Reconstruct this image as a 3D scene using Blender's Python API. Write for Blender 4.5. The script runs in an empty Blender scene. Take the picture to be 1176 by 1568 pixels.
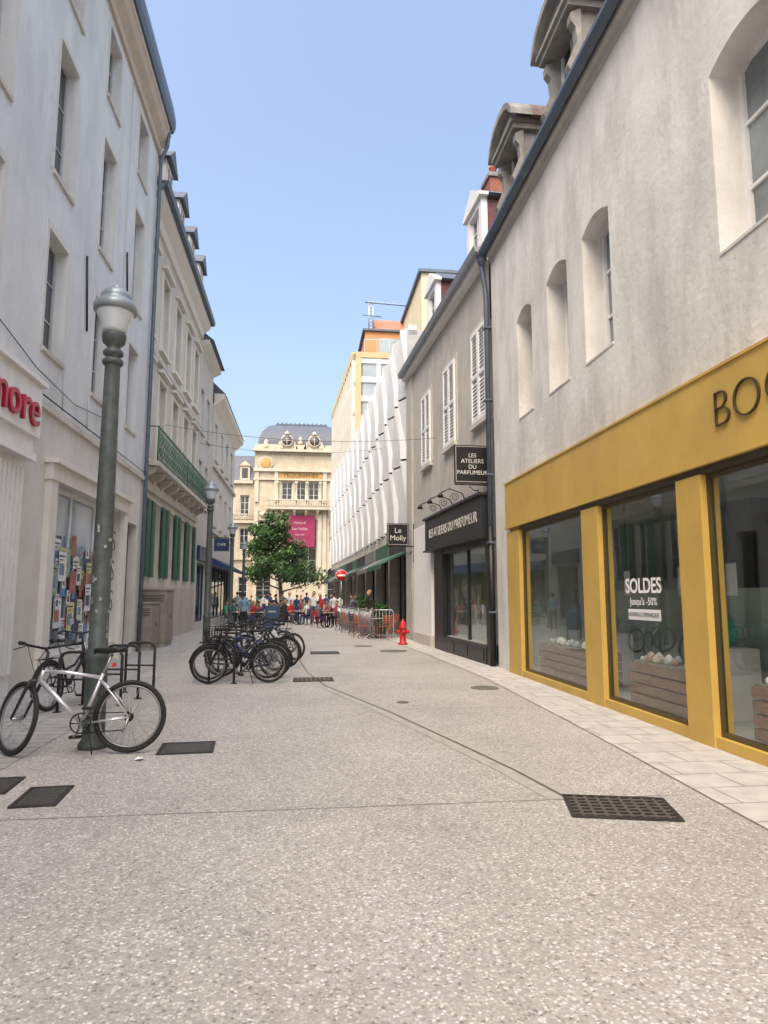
import bpy,bmesh,math,random
from mathutils import Vector,Matrix
random.seed(7)
sc=bpy.context.scene
COL=sc.collection
# ------------------------------------------------------------------ materials
_mc={}
def M(name,col,rough=.8,var=.12,scale=2.0,bump=0,bscale=30,metal=0,spec=.4,stain=0,stretch=(1,1,1),stcol=None):
    if name in _mc: return _mc[name]
    m=bpy.data.materials.new(name);m.use_nodes=True;nt=m.node_tree;N=nt.nodes;L=nt.links
    b=N["Principled BSDF"];b.inputs["Roughness"].default_value=rough;b.inputs["Metallic"].default_value=metal
    b.inputs["Specular IOR Level"].default_value=spec
    tc=N.new("ShaderNodeTexCoord");mp=N.new("ShaderNodeMapping");mp.inputs["Scale"].default_value=stretch
    L.new(tc.outputs["Object"],mp.inputs[0])
    n=N.new("ShaderNodeTexNoise");n.inputs["Scale"].default_value=scale;n.inputs["Detail"].default_value=4;n.inputs["Roughness"].default_value=.62
    L.new(mp.outputs[0],n.inputs["Vector"])
    mx=N.new("ShaderNodeMix");mx.data_type='RGBA'
    mx.inputs[6].default_value=(*[c*(1-var) for c in col],1);mx.inputs[7].default_value=(*[min(1,c*(1+var)) for c in col],1)
    rp=N.new("ShaderNodeMapRange");rp.inputs[1].default_value=.3;rp.inputs[2].default_value=.7
    L.new(n.outputs[0],rp.inputs[0]);L.new(rp.outputs[0],mx.inputs[0])
    out=mx.outputs[2]
    if stain:
        mp2=N.new("ShaderNodeMapping");mp2.inputs["Scale"].default_value=(1.3,1.3,.35);L.new(tc.outputs["Object"],mp2.inputs[0])
        n2=N.new("ShaderNodeTexNoise");n2.inputs["Scale"].default_value=.9;n2.inputs["Detail"].default_value=7;n2.inputs["Roughness"].default_value=.7
        L.new(mp2.outputs[0],n2.inputs["Vector"])
        r2=N.new("ShaderNodeMapRange");r2.inputs[1].default_value=.46;r2.inputs[2].default_value=.68;r2.inputs[4].default_value=stain
        L.new(n2.outputs[0],r2.inputs[0])
        m2=N.new("ShaderNodeMix");m2.data_type='RGBA';m2.inputs[7].default_value=(*(stcol or [c*.6 for c in col]),1)
        L.new(r2.outputs[0],m2.inputs[0]);L.new(out,m2.inputs[6]);out=m2.outputs[2]
    L.new(out,b.inputs["Base Color"])
    if bump:
        n3=N.new("ShaderNodeTexNoise");n3.inputs["Scale"].default_value=bscale;n3.inputs["Detail"].default_value=4
        L.new(tc.outputs["Object"],n3.inputs["Vector"])
        bp=N.new("ShaderNodeBump");bp.inputs["Strength"].default_value=bump;bp.inputs["Distance"].default_value=.02
        L.new(n3.outputs[0],bp.inputs["Height"]);L.new(bp.outputs[0],b.inputs["Normal"])
    _mc[name]=m;return m
def glass_clear(name,tint=(.90,.93,.92)):
    if name in _mc: return _mc[name]
    m=bpy.data.materials.new(name);m.use_nodes=True;nt=m.node_tree;N=nt.nodes;L=nt.links;N.clear()
    o=N.new("ShaderNodeOutputMaterial");t=N.new("ShaderNodeBsdfTransparent");t.inputs[0].default_value=(*tint,1)
    g=N.new("ShaderNodeBsdfGlossy");g.inputs["Roughness"].default_value=.01;g.inputs[0].default_value=(.85,.90,.94,1)
    f=N.new("ShaderNodeLayerWeight");f.inputs[0].default_value=.5
    pw=N.new("ShaderNodeMath");pw.operation='POWER';pw.inputs[1].default_value=3.0
    ml=N.new("ShaderNodeMath");ml.operation='MULTIPLY_ADD';ml.inputs[1].default_value=.75;ml.inputs[2].default_value=.07
    tc=N.new("ShaderNodeTexCoord");n=N.new("ShaderNodeTexNoise");n.inputs["Scale"].default_value=.7
    bp=N.new("ShaderNodeBump");bp.inputs["Strength"].default_value=.05;bp.inputs["Distance"].default_value=.05
    L.new(tc.outputs["Object"],n.inputs["Vector"]);L.new(n.outputs[0],bp.inputs["Height"]);L.new(bp.outputs[0],g.inputs["Normal"])
    x=N.new("ShaderNodeMixShader");L.new(f.outputs["Facing"],pw.inputs[0]);L.new(pw.outputs[0],ml.inputs[0]);L.new(ml.outputs[0],x.inputs[0]);L.new(t.outputs[0],x.inputs[1]);L.new(g.outputs[0],x.inputs[2]);L.new(x.outputs[0],o.inputs[0])
    _mc[name]=m;return m
def brickmat(name,c1,c2,mort,bw,bh,ms=.01,rot=0,rough=.8,offset=.5):
    if name in _mc: return _mc[name]
    m=bpy.data.materials.new(name);m.use_nodes=True;nt=m.node_tree;N=nt.nodes;L=nt.links
    b=N["Principled BSDF"];b.inputs["Roughness"].default_value=rough
    tc=N.new("ShaderNodeTexCoord");mp=N.new("ShaderNodeMapping");mp.inputs["Rotation"].default_value=(0,0,rot);L.new(tc.outputs["Object"],mp.inputs[0])
    t=N.new("ShaderNodeTexBrick");t.inputs["Color1"].default_value=(*c1,1);t.inputs["Color2"].default_value=(*c2,1);t.inputs["Mortar"].default_value=(*mort,1)
    t.inputs["Scale"].default_value=1;t.inputs["Brick Width"].default_value=bw;t.inputs["Row Height"].default_value=bh;t.inputs["Mortar Size"].default_value=ms;t.offset=offset
    L.new(mp.outputs[0],t.inputs["Vector"])
    n=N.new("ShaderNodeTexNoise");n.inputs["Scale"].default_value=5;n.inputs["Detail"].default_value=6;L.new(tc.outputs["Object"],n.inputs["Vector"])
    r=N.new("ShaderNodeMapRange");r.inputs[1].default_value=.3;r.inputs[2].default_value=.7;r.inputs[3].default_value=.82;r.inputs[4].default_value=1.1;L.new(n.outputs[0],r.inputs[0])
    x=N.new("ShaderNodeVectorMath");x.operation='MULTIPLY';L.new(t.outputs["Color"],x.inputs[0]);L.new(r.outputs[0],x.inputs[1]);L.new(x.outputs[0],b.inputs["Base Color"])
    bp=N.new("ShaderNodeBump");bp.inputs["Strength"].default_value=.3;bp.inputs["Distance"].default_value=.01;L.new(n.outputs[0],bp.inputs["Height"]);L.new(bp.outputs[0],b.inputs["Normal"])
    _mc[name]=m;return m
# ------------------------------------------------------------------ builder
ID=lambda u,w,z:Vector((u,w,z))
class O:
    def __init__(s,name,T=None): s.name=name;s.T=T or ID;s.parts={};s.extra=[]
    def bm(s,part,mat,smooth=False):
        if part not in s.parts: s.parts[part]=[bmesh.new(),mat,smooth]
        return s.parts[part][0]
    def poly(s,part,mat,pts,T=None):
        bm=s.bm(part,mat);T=T or s.T
        return bm.faces.new([bm.verts.new(T(*p)) for p in pts])
    def box(s,part,mat,u0,u1,w0,w1,z0,z1,T=None):
        bm=s.bm(part,mat);T=T or s.T
        v=[bm.verts.new(T(u,w,z)) for u in(u0,u1) for w in(w0,w1) for z in(z0,z1)]
        for f in((0,1,3,2),(4,6,7,5),(0,4,5,1),(2,3,7,6),(0,2,6,4),(1,5,7,3)): bm.faces.new([v[i] for i in f])
    def prism(s,part,mat,prof,a0,a1,axis='u',T=None):
        bm=s.bm(part,mat);T=T or s.T
        mk=(lambda p,a:T(a,p[0],p[1])) if axis=='u' else (lambda p,a:T(p[0],a,p[1]))
        A=[bm.verts.new(mk(p,a0)) for p in prof];B=[bm.verts.new(mk(p,a1)) for p in prof]
        n=len(prof);bm.faces.new(A[::-1]);bm.faces.new(B)
        for i in range(n): bm.faces.new([A[i],A[(i+1)%n],B[(i+1)%n],B[i]])
    def lathe(s,part,mat,prof,c,n=20,T=None,sx=1,sy=1):
        bm=s.bm(part,mat,True);T=T or s.T;rings=[]
        for r,z in prof:
            rings.append([bm.verts.new(T(c[0]+r*sx*math.cos(2*math.pi*i/n),c[1]+r*sy*math.sin(2*math.pi*i/n),c[2]+z)) for i in range(n)])
        for a,b in zip(rings,rings[1:]):
            for i in range(n): bm.faces.new([a[i],a[(i+1)%n],b[(i+1)%n],b[i]])
        bm.faces.new(rings[0][::-1]);bm.faces.new(rings[-1])
    def tube(s,part,mat,pts,r,n=8,T=None,closed=False):
        bm=s.bm(part,mat,True);T=T or s.T
        P=[T(*p) for p in pts];k=len(P);R=r if isinstance(r,(list,tuple)) else [r]*k
        rings=[];ref=None
        for i in range(k):
            if closed: t=(P[(i+1)%k]-P[i-1])
            else: t=P[min(i+1,k-1)]-P[max(i-1,0)]
            t.normalize()
            if ref is None:
                ref=Vector((0,0,1)) if abs(t.z)<.9 else Vector((1,0,0))
            x=ref-t*ref.dot(t)
            if x.length<1e-4: x=t.orthogonal()
            x.normalize();ref=x;y=t.cross(x)
            rings.append([bm.verts.new(P[i]+(x*math.cos(2*math.pi*j/n)+y*math.sin(2*math.pi*j/n))*R[i]) for j in range(n)])
        rr=list(zip(rings,rings[1:]))
        if closed: rr.append((rings[-1],rings[0]))
        for a,b in rr:
            for j in range(n): bm.faces.new([a[j],a[(j+1)%n],b[(j+1)%n],b[j]])
        if not closed: bm.faces.new(rings[0][::-1]);bm.faces.new(rings[-1])
    def wall(s,part,mat,u0,u1,z0,z1,ops,depth=.25,w=0,rmat=None):
        us=sorted({u0,u1,*[min(max(o[i],u0),u1) for o in ops for i in(0,1)]});zs=sorted({z0,z1,*[o[i] for o in ops for i in(2,3)]})
        for a,b in zip(us,us[1:]):
            for c,d in zip(zs,zs[1:]):
                m=((a+b)/2,(c+d)/2)
                if any(o[0]<m[0]<o[1] and o[2]<m[1]<o[3] for o in ops): continue
                s.poly(part,mat,[(a,w,c),(b,w,c),(b,w,d),(a,w,d)])
        for o in ops:
            a,b,c,d=o[:4];q=w-depth
            for P in([(a,w,c),(a,q,c),(a,q,d),(a,w,d)],[(b,w,c),(b,w,d),(b,q,d),(b,q,c)],[(a,w,c),(b,w,c),(b,q,c),(a,q,c)],[(a,w,d),(a,q,d),(b,q,d),(b,w,d)]):
                s.poly("reveals" if rmat else part,rmat or mat,P)
            if len(o)>4 and o[4]:
                r=o[4];n=12;arc=[(a+(b-a)*i/n, d-r*(2*i/n-1)**2) for i in range(n+1)]
                for (x0,y0),(x1,y1) in zip(arc,arc[1:]):
                    s.poly(part,mat,[(x0,w+.001,y0),(x1,w+.001,y1),(x1,w+.001,d+.0),(x0,w+.001,d+.0)])
                    s.poly(part,mat,[(x0,w+.001,y0),(x1,w+.001,y1),(x1,q,y1),(x0,q,y0)])
    def window(s,u0,u1,z0,z1,w,fm,gm,nx=2,nz=3,fr=.06,th=.05,mt=.03,part="windows"):
        s.box(part+"_frame",fm,u0,u0+fr,w,w+th,z0,z1);s.box(part+"_frame",fm,u1-fr,u1,w,w+th,z0,z1)
        s.box(part+"_frame",fm,u0+fr,u1-fr,w,w+th-.002,z0,z0+fr);s.box(part+"_frame",fm,u0+fr,u1-fr,w,w+th-.002,z1-fr,z1)
        for i in range(1,nx):
            c=u0+(u1-u0)*i/nx;s.box(part+"_frame",fm,c-mt,c+mt,w,w+th-.006,z0+fr,z1-fr)
        for i in range(1,nz):
            c=z0+(z1-z0)*i/nz;s.box(part+"_frame",fm,u0+fr,u1-fr,w,w+th-.02,c-mt*.5,c+mt*.5)
        s.poly(part+"_glass",gm,[(u0,w+.01,z0),(u1,w+.01,z0),(u1,w+.01,z1),(u0,w+.01,z1)])
    def text(s,part,mat,body,loc,right,up,size,ext=.006,align='CENTER',font_sx=1,off=0):
        c=bpy.data.curves.new(part,'FONT');c.body=body;c.size=size;c.extrude=ext;c.align_x=align;c.align_y='CENTER';c.materials.append(mat);c.offset=off
        o=bpy.data.objects.new(part,c);COL.objects.link(o)
        r=Vector(right).normalized();u=Vector(up).normalized();n=r.cross(u)
        m=Matrix((r*font_sx,u,n)).transposed().to_4x4();m.translation=Vector(loc);o.matrix_world=m;s.extra.append(o);return o
    def finish(s,bevel=0):
        obs=[];allv=[]
        for p,(bm,mat,sm) in s.parts.items():
            bmesh.ops.recalc_face_normals(bm,faces=bm.faces)
            me=bpy.data.meshes.new(p);bm.to_mesh(me);bm.free();me.materials.append(mat)
            if sm:
                for f in me.polygons: f.use_smooth=True
            o=bpy.data.objects.new(p,me);COL.objects.link(o);obs.append(o)
            allv+=[v.co for v in me.vertices]
            if bevel and not sm:
                b=o.modifiers.new("bevel",'BEVEL');b.width=bevel;b.segments=2;b.limit_method='ANGLE'
        if allv:
            c=Vector(((min(v.x for v in allv)+max(v.x for v in allv))/2,(min(v.y for v in allv)+max(v.y for v in allv))/2,min(v.z for v in allv)))
        else: c=s.extra[0].matrix_world.translation.copy()
        e=bpy.data.objects.new(s.name,None);COL.objects.link(e);e.location=c;e.empty_display_size=.3
        inv=Matrix.Translation(c).inverted()
        for o in obs+s.extra: o.parent=e;o.matrix_parent_inverse=inv
        return e
# ------------------------------------------------------------------ palette
plA=M("plaster_white",(.64,.65,.645),.9,.07,1.2,.3,25,stain=.6,stcol=(.46,.465,.465))
plA2=M("plaster_cream_ground",(.61,.595,.56),.85,.07,1.5,.15,25,stain=.3)
plE=M("plaster_rough",(.66,.645,.615),.95,.09,1.1,.4,11,stain=.9,stcol=(.45,.435,.41))
plF=M("plaster_beige_grey",(.45,.43,.395),.95,.10,2,.4,18,stain=.7,stcol=(.31,.295,.27))
plB=M("plaster_cream",(.57,.53,.46),.9,.08,1.5,.2,20,stain=.4)
stone=M("limestone",(.47,.41,.31),.85,.14,1.5,.3,8,stain=.6,stcol=(.33,.28,.20))
trim=M("stone_trim",(.53,.50,.45),.85,.1,2,.2,20,stain=.3)
slate=M("slate_blue",(.085,.10,.13),.55,.3,6,.4,12)
slate2=M("roof_tile_brown",(.12,.085,.07),.8,.35,8,.6,12)
redsl=M("slate_cladding_red",(.13,.045,.05),.6,.25,1.5,.2,12,stretch=(1,1,14))
zinc=M("gutter_zinc",(.10,.125,.16),.45,.15,4,metal=.3)
ochre=M("ochre_paint",(.55,.36,.085),.5,.10,1.5,.08,30,stain=.35,stcol=(.43,.28,.08))
anth=M("anthracite_paint",(.018,.02,.022),.4,.2,3)
white=M("white_paint",(.74,.74,.73),.5,.05,3,stain=.2)
offw=M("ivory_paint",(.66,.635,.58),.55,.05,3,stain=.15)
greyfr=M("grey_window_frame",(.46,.47,.47),.5,.06,3)
black=M("black_paint",(.012,.012,.013),.4,.2,6)
green=M("shutter_green",(.025,.11,.075),.5,.15,5)
dgreen=M("railing_green",(.012,.10,.06),.5,.15,5)
lampm=M("lamp_paint_grey",(.075,.088,.088),.45,.30,9,.12,60,stain=.3)
gdark=M("window_glass_dark",(.02,.024,.028),.04,.3,.6,spec=.9)
gblue=M("window_glass_sky",(.035,.045,.055),.05,.4,.5,spec=.7)
gclear=glass_clear("shop_glass")
steel=M("galvanised_steel",(.42,.44,.46),.35,.12,12,metal=.8)
silver=M("bike_silver",(.62,.63,.67),.28,.06,12,metal=.6)
rubber=M("tyre_rubber",(.02,.02,.02),.8,.2,20)
red=M("red_enamel",(.5,.02,.02),.4,.1,6)
castiron=M("cast_iron",(.045,.042,.04),.6,.3,20,.3,60,metal=.4)
interior=M("shop_interior",(.42,.44,.41),.8,.3,.8)
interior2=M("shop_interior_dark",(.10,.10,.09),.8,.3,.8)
wood=M("planter_wood",(.24,.14,.09),.7,.3,6,.2,30,stretch=(1,1,8))
# ------------------------------------------------------------------ ground
def groundmat():
    m=bpy.data.materials.new("exposed_aggregate_concrete");m.use_nodes=True;nt=m.node_tree;N=nt.nodes;L=nt.links
    b=N["Principled BSDF"];b.inputs["Roughness"].default_value=.75
    tc=N.new("ShaderNodeTexCoord")
    v=N.new("ShaderNodeTexVoronoi");v.inputs["Scale"].default_value=62;v.inputs["Randomness"].default_value=1
    nz=N.new("ShaderNodeTexNoise");nz.inputs["Scale"].default_value=25;L.new(tc.outputs["Object"],nz.inputs["Vector"])
    mxv=N.new("ShaderNodeMix");mxv.data_type='VECTOR';mxv.inputs[0].default_value=.03;L.new(tc.outputs["Object"],mxv.inputs[4]);L.new(nz.outputs["Color"],mxv.inputs[5])
    L.new(mxv.outputs[1],v.inputs["Vector"])
    sep=N.new("ShaderNodeSeparateColor");L.new(v.outputs["Color"],sep.inputs[0])
    cr=N.new("ShaderNodeValToRGB");e=cr.color_ramp.elements
    e[0].position=0;e[0].color=(.17,.155,.14,1);e[1].position=1;e[1].color=(.74,.71,.66,1)
    for p,c in((.2,(.31,.29,.27)),(.5,(.40,.38,.35)),(.72,(.46,.435,.40)),(.86,(.58,.56,.52))):
        x=e.new(p);x.color=(*c,1)
    L.new(sep.outputs[0],cr.inputs[0])
    d=N.new("ShaderNodeMapRange");d.inputs[1].default_value=.28;d.inputs[2].default_value=.75;d.inputs[3].default_value=0;d.inputs[4].default_value=1;L.new(v.outputs["Distance"],d.inputs[0])
    m1=N.new("ShaderNodeMix");m1.data_type='RGBA';m1.inputs[7].default_value=(.34,.32,.295,1);L.new(d.outputs[0],m1.inputs[0]);L.new(cr.outputs[0],m1.inputs[6])
    def mul(prev,scale,lo,hi,det,a=.3,b_=.72):
        n=N.new("ShaderNodeTexNoise");n.inputs["Scale"].default_value=scale;n.inputs["Detail"].default_value=det;n.inputs["Roughness"].default_value=.65;L.new(tc.outputs["Object"],n.inputs["Vector"])
        r=N.new("ShaderNodeMapRange");r.inputs[1].default_value=a;r.inputs[2].default_value=b_;r.inputs[3].default_value=lo;r.inputs[4].default_value=hi;L.new(n.outputs[0],r.inputs[0])
        x=N.new("ShaderNodeVectorMath");x.operation='MULTIPLY';L.new(prev,x.inputs[0]);L.new(r.outputs[0],x.inputs[1]);return x.outputs[0]
    o_=mul(m1.outputs[2],.4,.82,1.14,8);o_=mul(o_,2.7,1.0,.80,5,.60,.72)
    vs=N.new("ShaderNodeTexVoronoi");vs.inputs["Scale"].default_value=1.7;L.new(tc.outputs["Object"],vs.inputs["Vector"])
    rs=N.new("ShaderNodeMapRange");rs.inputs[1].default_value=.030;rs.inputs[2].default_value=.045;rs.inputs[3].default_value=.55;rs.inputs[4].default_value=1;L.new(vs.outputs["Distance"],rs.inputs[0])
    xs=N.new("ShaderNodeVectorMath");xs.operation='MULTIPLY';L.new(o_,xs.inputs[0]);L.new(rs.outputs[0],xs.inputs[1]);L.new(xs.outputs[0],b.inputs["Base Color"])
    bp=N.new("ShaderNodeBump");bp.inputs["Strength"].default_value=.6;bp.inputs["Distance"].default_value=.006;bp.invert=True;L.new(v.outputs["Distance"],bp.inputs["Height"]);L.new(bp.outputs[0],b.inputs["Normal"])
    return m
g=O("ground");g.poly("paving_sheet",groundmat(),[(-400,-400,0),(400,-400,0),(400,600,0),(-400,600,0)]);g.finish()
joint=M("joint_dark",(.20,.185,.165),.9,.3,6)
slabm=brickmat("limestone_slabs",(.52,.50,.46),(.46,.44,.41),(.29,.275,.25),.62,.42,.012)
pv=O("pavement")
edge=[(-6,3.15),(4.5,3.2),(7.8,3.37),(12.8,3.55),(15,3.5),(25,3.1),(45,2.55)]
for (ya,xa),(yb,xb) in zip(edge,edge[1:]):
    xo=4.6
    pv.poly("slab_strip",slabm,[(xa,ya,.004),(xo,ya,.004),(xo,yb,.004),(xb,yb,.004)])
    pv.poly("edge_line",joint,[(xa-.015,ya,.006),(xa,ya,.006),(xb,yb,.006),(xb-.015,yb,.006)])
pvL=brickmat("grey_paver_strips",(.38,.365,.35),(.33,.32,.305),(.19,.18,.17),1.1,.22,.012)
pv.poly("paver_strip",pvL,[(-5.3,-6,.004),(-2.75,-6,.004),(-2.75,14,.004),(-5.3,14,.004)])
pv.poly("paver_strip",pvL,[(-5.3,14,.004),(-3.3,14,.004),(-3.6,50,.004),(-5.3,50,.004)])
pv.finish()
ch=O("drainage_channel")
cp=[(2.1,5.3),(1.95,6.2),(1.7,7.3),(1.2,9.4),(.75,11),(.4,12.2),(.1,14.3),(-.1,17.2),(-.35,24),(-.6,35),(-.7,50)]
for (x0,y0),(x1,y1) in zip(cp,cp[1:]):
    ch.poly("groove",M("channel_groove",(.12,.11,.10),.9),[(x0-.014,y0,.008),(x0+.014,y0,.008),(x1+.014,y1,.008),(x1-.014,y1,.008)])
    ch.poly("channel_band",M("channel_band",(.36,.34,.31),.8,.15,8,.2,30),[(x0-.16,y0,.004),(x0+.16,y0,.004),(x1+.16,y1,.004),(x1-.16,y1,.004)])
ch.finish()
jt=O("paving_joints")
for y in (-1.5,1.9,5.3,9.6,13.9,18.5,24,30): jt.poly("joints",joint,[(-4.7,y,.003),(3.1,y,.003),(3.1,y+.009,.003),(-4.7,y+.009,.003)])
jt.finish()
def grate(name,cx,cy,rot,a,b,slots=True):
    c,s_=math.cos(rot),math.sin(rot)
    T=lambda u,w,z:Vector((cx+u*c-w*s_,cy+u*s_+w*c,z))
    o=O(name,T)
    o.box("pit",M("pit_black",(.004,.004,.004),.9),-a+.02,a-.02,-b+.02,b-.02,.0085,.0095)
    o.box("frame",castiron,-a,a,-b,-b+.03,.002,.016);o.box("frame",castiron,-a,a,b-.03,b,.002,.016)
    o.box("frame",castiron,-a,-a+.03,-b+.03,b-.03,.002,.0155);o.box("frame",castiron,a-.03,a,-b+.03,b-.03,.002,.0155)
    if slots:
        n=int(2*b/.07)
        for i in range(1,n):
            w=-b+2*b*i/n;o.box("bars",M("worn_iron_bars",(.12,.10,.085),.55,.3,20,metal=.3),-a+.03,a-.03,w-.013,w+.013,.008,.014)
        for i in range(1,9):
            u=-a+2*a*i/9;o.box("cross_bars",_mc["worn_iron_bars"],u-.012,u+.012,-b+.03,b-.03,.008,.0145)
    else:
        o.box("plate",M("plate_iron",(.07,.066,.06),.6,.3,15,.8,45,metal=.3),-a+.035,a-.035,-b+.035,b-.035,.0095,.013)
    o.finish()
grate("drain_grate",2.40,5.04,math.radians(-14),.39,.27)
grate("manhole_cover",-1.2,7.47,math.radians(4),.28,.26,False)
grate("manhole_cover",-2.05,5.85,math.radians(4),.17,.27,False)
grate("manhole_cover",-2.62,6.2,math.radians(4),.22,.25,False)
grate("drain_grate",.2,13.1,0,.38,.28)
grate("drain_grate",.6,19.1,0,.40,.40,False)
def roundcover(x,y,r):
    o=O("round_manhole_cover");o.lathe("lid",M("plate_iron2",(.16,.15,.13),.7,.3,15,.8,45,metal=.2),[(r,0.002),(r,.012),(r-.02,.013),(r-.025,.009),(r-.04,.009),(r-.045,.013),(.001,.013)],(x,y,0),24);o.finish()
roundcover(3.15,11.6,.24);roundcover(1.5,10.2,.09);roundcover(2.6,19.5,.4);roundcover(1.9,21.5,.3)
# ------------------------------------------------------------------ LEFT building A
T=lambda u,w,z:Vector((-4.8+w,u,z))
A=O("white_plaster_house",T)
cols=[.7,3.6,6.5,9.4,12.3,15.1,18.0];rows=[(6.1,8.4),(9.55,12.3),(13.4,15.2)]
ops=[(c,c+1.0,a,b) for c in cols for a,b in rows]
A.wall("upper_wall",plA,-8,20.3,5.0,15.7,ops,.28)
gops=[(3.0,10.3,.45,3.75),(13.2,18.0,.45,3.75),(18.75,19.75,.02,3.6)]
A.wall("ground_floor_wall",plA2,-8,20.3,0,5.0,gops,.3)
A.box("side_and_back",plA,20.28,20.3,-10,-.001,0,15.7);A.box("side_and_back",plA,-8,-7.98,-10,-.001,0,15.7)
A.box("side_and_back",plA,-7.98,20.28,-10,-9.98,0,15.7)
for c in cols:
    for a,b in rows:
        A.window(c,c+1.0,a,b,-.26,greyfr,gblue,2,3,.06)
        A.box("sills",trim,c-.05,c+1.05,-.2,.05,a-.08,a)
        A.box("window_surround",plA2,c-.13,c,-.0,.012,a,b+.13);A.box("window_surround",plA2,c+1,c+1.13,0,.012,a,b+.13);A.box("window_surround",plA2,c,c+1,0,.011,b,b+.13)
A.box("string_course",trim,-8,20.32,0,.08,4.98,5.1)
A.prism("cornice",M("cornice_beige",(.50,.42,.34),.85,.1,3,.2,15),[(0,15.5),(.08,15.5),(.1,15.7),(.26,15.9),(.32,16.1),(.36,16.15),(.36,16.3),(0,16.3)],-8,20.35)
A.prism("gutter",zinc,[(.30,16.3),(.42,16.32),(.48,16.5),(.48,16.75),(.40,17.2),(.1,17.2),(.1,16.3)],-8,20.4)
A.prism("roof",slate,[(.2,17.1),(-4,20.0),(-10.2,16.2),(-.1,16.2)],-8,20.35)
A.box("shop_fascia",white,2,11.75,0.002,.28,4.25,5.15);A.box("shop_fascia_cap",white,2,11.8,.002,.36,5.15,5.23);A.box("shop_fascia_foot",white,2,11.7,.002,.2,3.95,4.25)
A.box("shop_cornice",white,2,11.6,.002,.3,3.83,3.95)
A.text("shop_sign_letters",M("sign_red",(.36,.01,.04),.35,.05),"amore",(-4.8+.31,11.6,4.66),(0,1,0),(0,0,1),.86,.03,'RIGHT')
for k in range(6): A.box("fluted_pilaster",white,10.62+k*.16,10.62+k*.16+.11,.10,.15,.35,3.7)
A.box("pilaster_body",white,10.55,11.6,.002,.1,.0,3.83)
A.window(3,10.3,.45,3.75,-.12,M("shop_frame_navy",(.02,.03,.06),.4),gclear,4,1,.1,part="near_shop")
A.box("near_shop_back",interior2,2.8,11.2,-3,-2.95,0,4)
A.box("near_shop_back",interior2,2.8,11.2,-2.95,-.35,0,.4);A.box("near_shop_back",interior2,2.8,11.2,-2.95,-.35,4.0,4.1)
A.box("shop_surround",offw,12.85,13.2,.002,.12,0,3.75);A.box("shop_surround",offw,18.0,18.3,.002,.12,0,3.75);A.box("shop_surround",offw,12.8,18.35,.002,.16,3.75,4.05);A.box("shop_surround",offw,12.75,18.4,.002,.26,4.05,4.15)
A.window(13.2,18,.45,3.75,-.2,white,M("shop_glass_pale",(.24,.30,.36),.08,.25,.6,spec=.8),3,1,.09,part="poster_shop")
pc=[(.62,.62,.6),(.55,.5,.22),(.1,.22,.4),(.62,.58,.5),(.35,.12,.1),(.2,.35,.38),(.07,.07,.08),(.45,.32,.2),(.60,.62,.66),(.25,.38,.28)]
rnd=random.Random(3)
pin=M("poster_ink_dark",(.08,.08,.10),.6);pin2=M("poster_ink_red",(.32,.15,.12),.6);pin3=M("poster_ink_blue",(.15,.22,.34),.6)
for i in range(60):
    cw=rnd.choice([.21,.3,.42]);chh=cw*1.41;u=13.3+rnd.random()*2.9;z=.55+rnd.random()**1.2*1.9
    c=rnd.choice(pc+[pc[0],pc[3],pc[8],pc[8],pc[0]]);nm="poster_%d"%pc.index(c);w=-.14+.0015*i
    A.box(nm,M(nm,c,.6,.35,9),u,u+cw,w,w+.001,z,z+chh)
    pk,pn=[(pin,"poster_ink_dark"),(pin2,"poster_ink_red"),(pin3,"poster_ink_blue")][i%3]
    A.box("poster_ink_dark",pin,u+.03,u+cw*.8,w+.001,w+.0012,z+chh*.82,z+chh*.88);A.box("poster_ink_dark",pin,u+.03,u+cw*.6,w+.001,w+.0012,z+chh*.70,z+chh*.74);A.box(pn,pk,u+.04,u+cw*.75,w+.001,w+.0012,z+chh*.2,z+chh*.6)
A.box("white_panel",M("frosted_panel",(.50,.53,.57),.5,.05),16.5,17.8,-.145,-.142,.6,3.6)
A.text("letters_os",M("letters_grey",(.10,.10,.11),.5),"OS\nOS\nOS",(-4.8-.03,17.3,2.2),(0,1,0),(0,0,1),.75,off=-.01)
A.window(18.75,19.75,.02,3.6,-.27,M("door_dark",(.05,.05,.055),.5),gdark,2,4,.12,part="door")
for u,z,dz in((14.3,8.9,1.6),(17.3,10.6,1.3)): A.tube("wall_anchor",black,[(u,.03,z),(u+.25,.03,z-dz)],.022,6)
A.tube("downpipe",zinc,[(20.15,.35,16.3),(20.15,.3,15.7),(20.15,.12,15.2),(20.15,.1,5.2),(20.15,.1,0)],.06,10)
A.tube("cable",black,[(8,.05,6.2),(10,.05,5.95),(12,.05,5.6),(14,.05,5.5),(16,.05,5.75),(17,.05,5.9)],.009,5)
A.tube("cable",black,[(11.9,.08,5.2),(20.2,.08,5.2)],.014,5)
for u in(13.4,14.9,17.1): A.tube("cable_drop",greyfr,[(u,.03,5.2),(u+.02,.03,7.2),(u,.03,9.3),(u+.03,.03,15.4)] if u==17.1 else [(u,.03,5.2),(u,.03,6.0)],.012,5)
A.finish()
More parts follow.
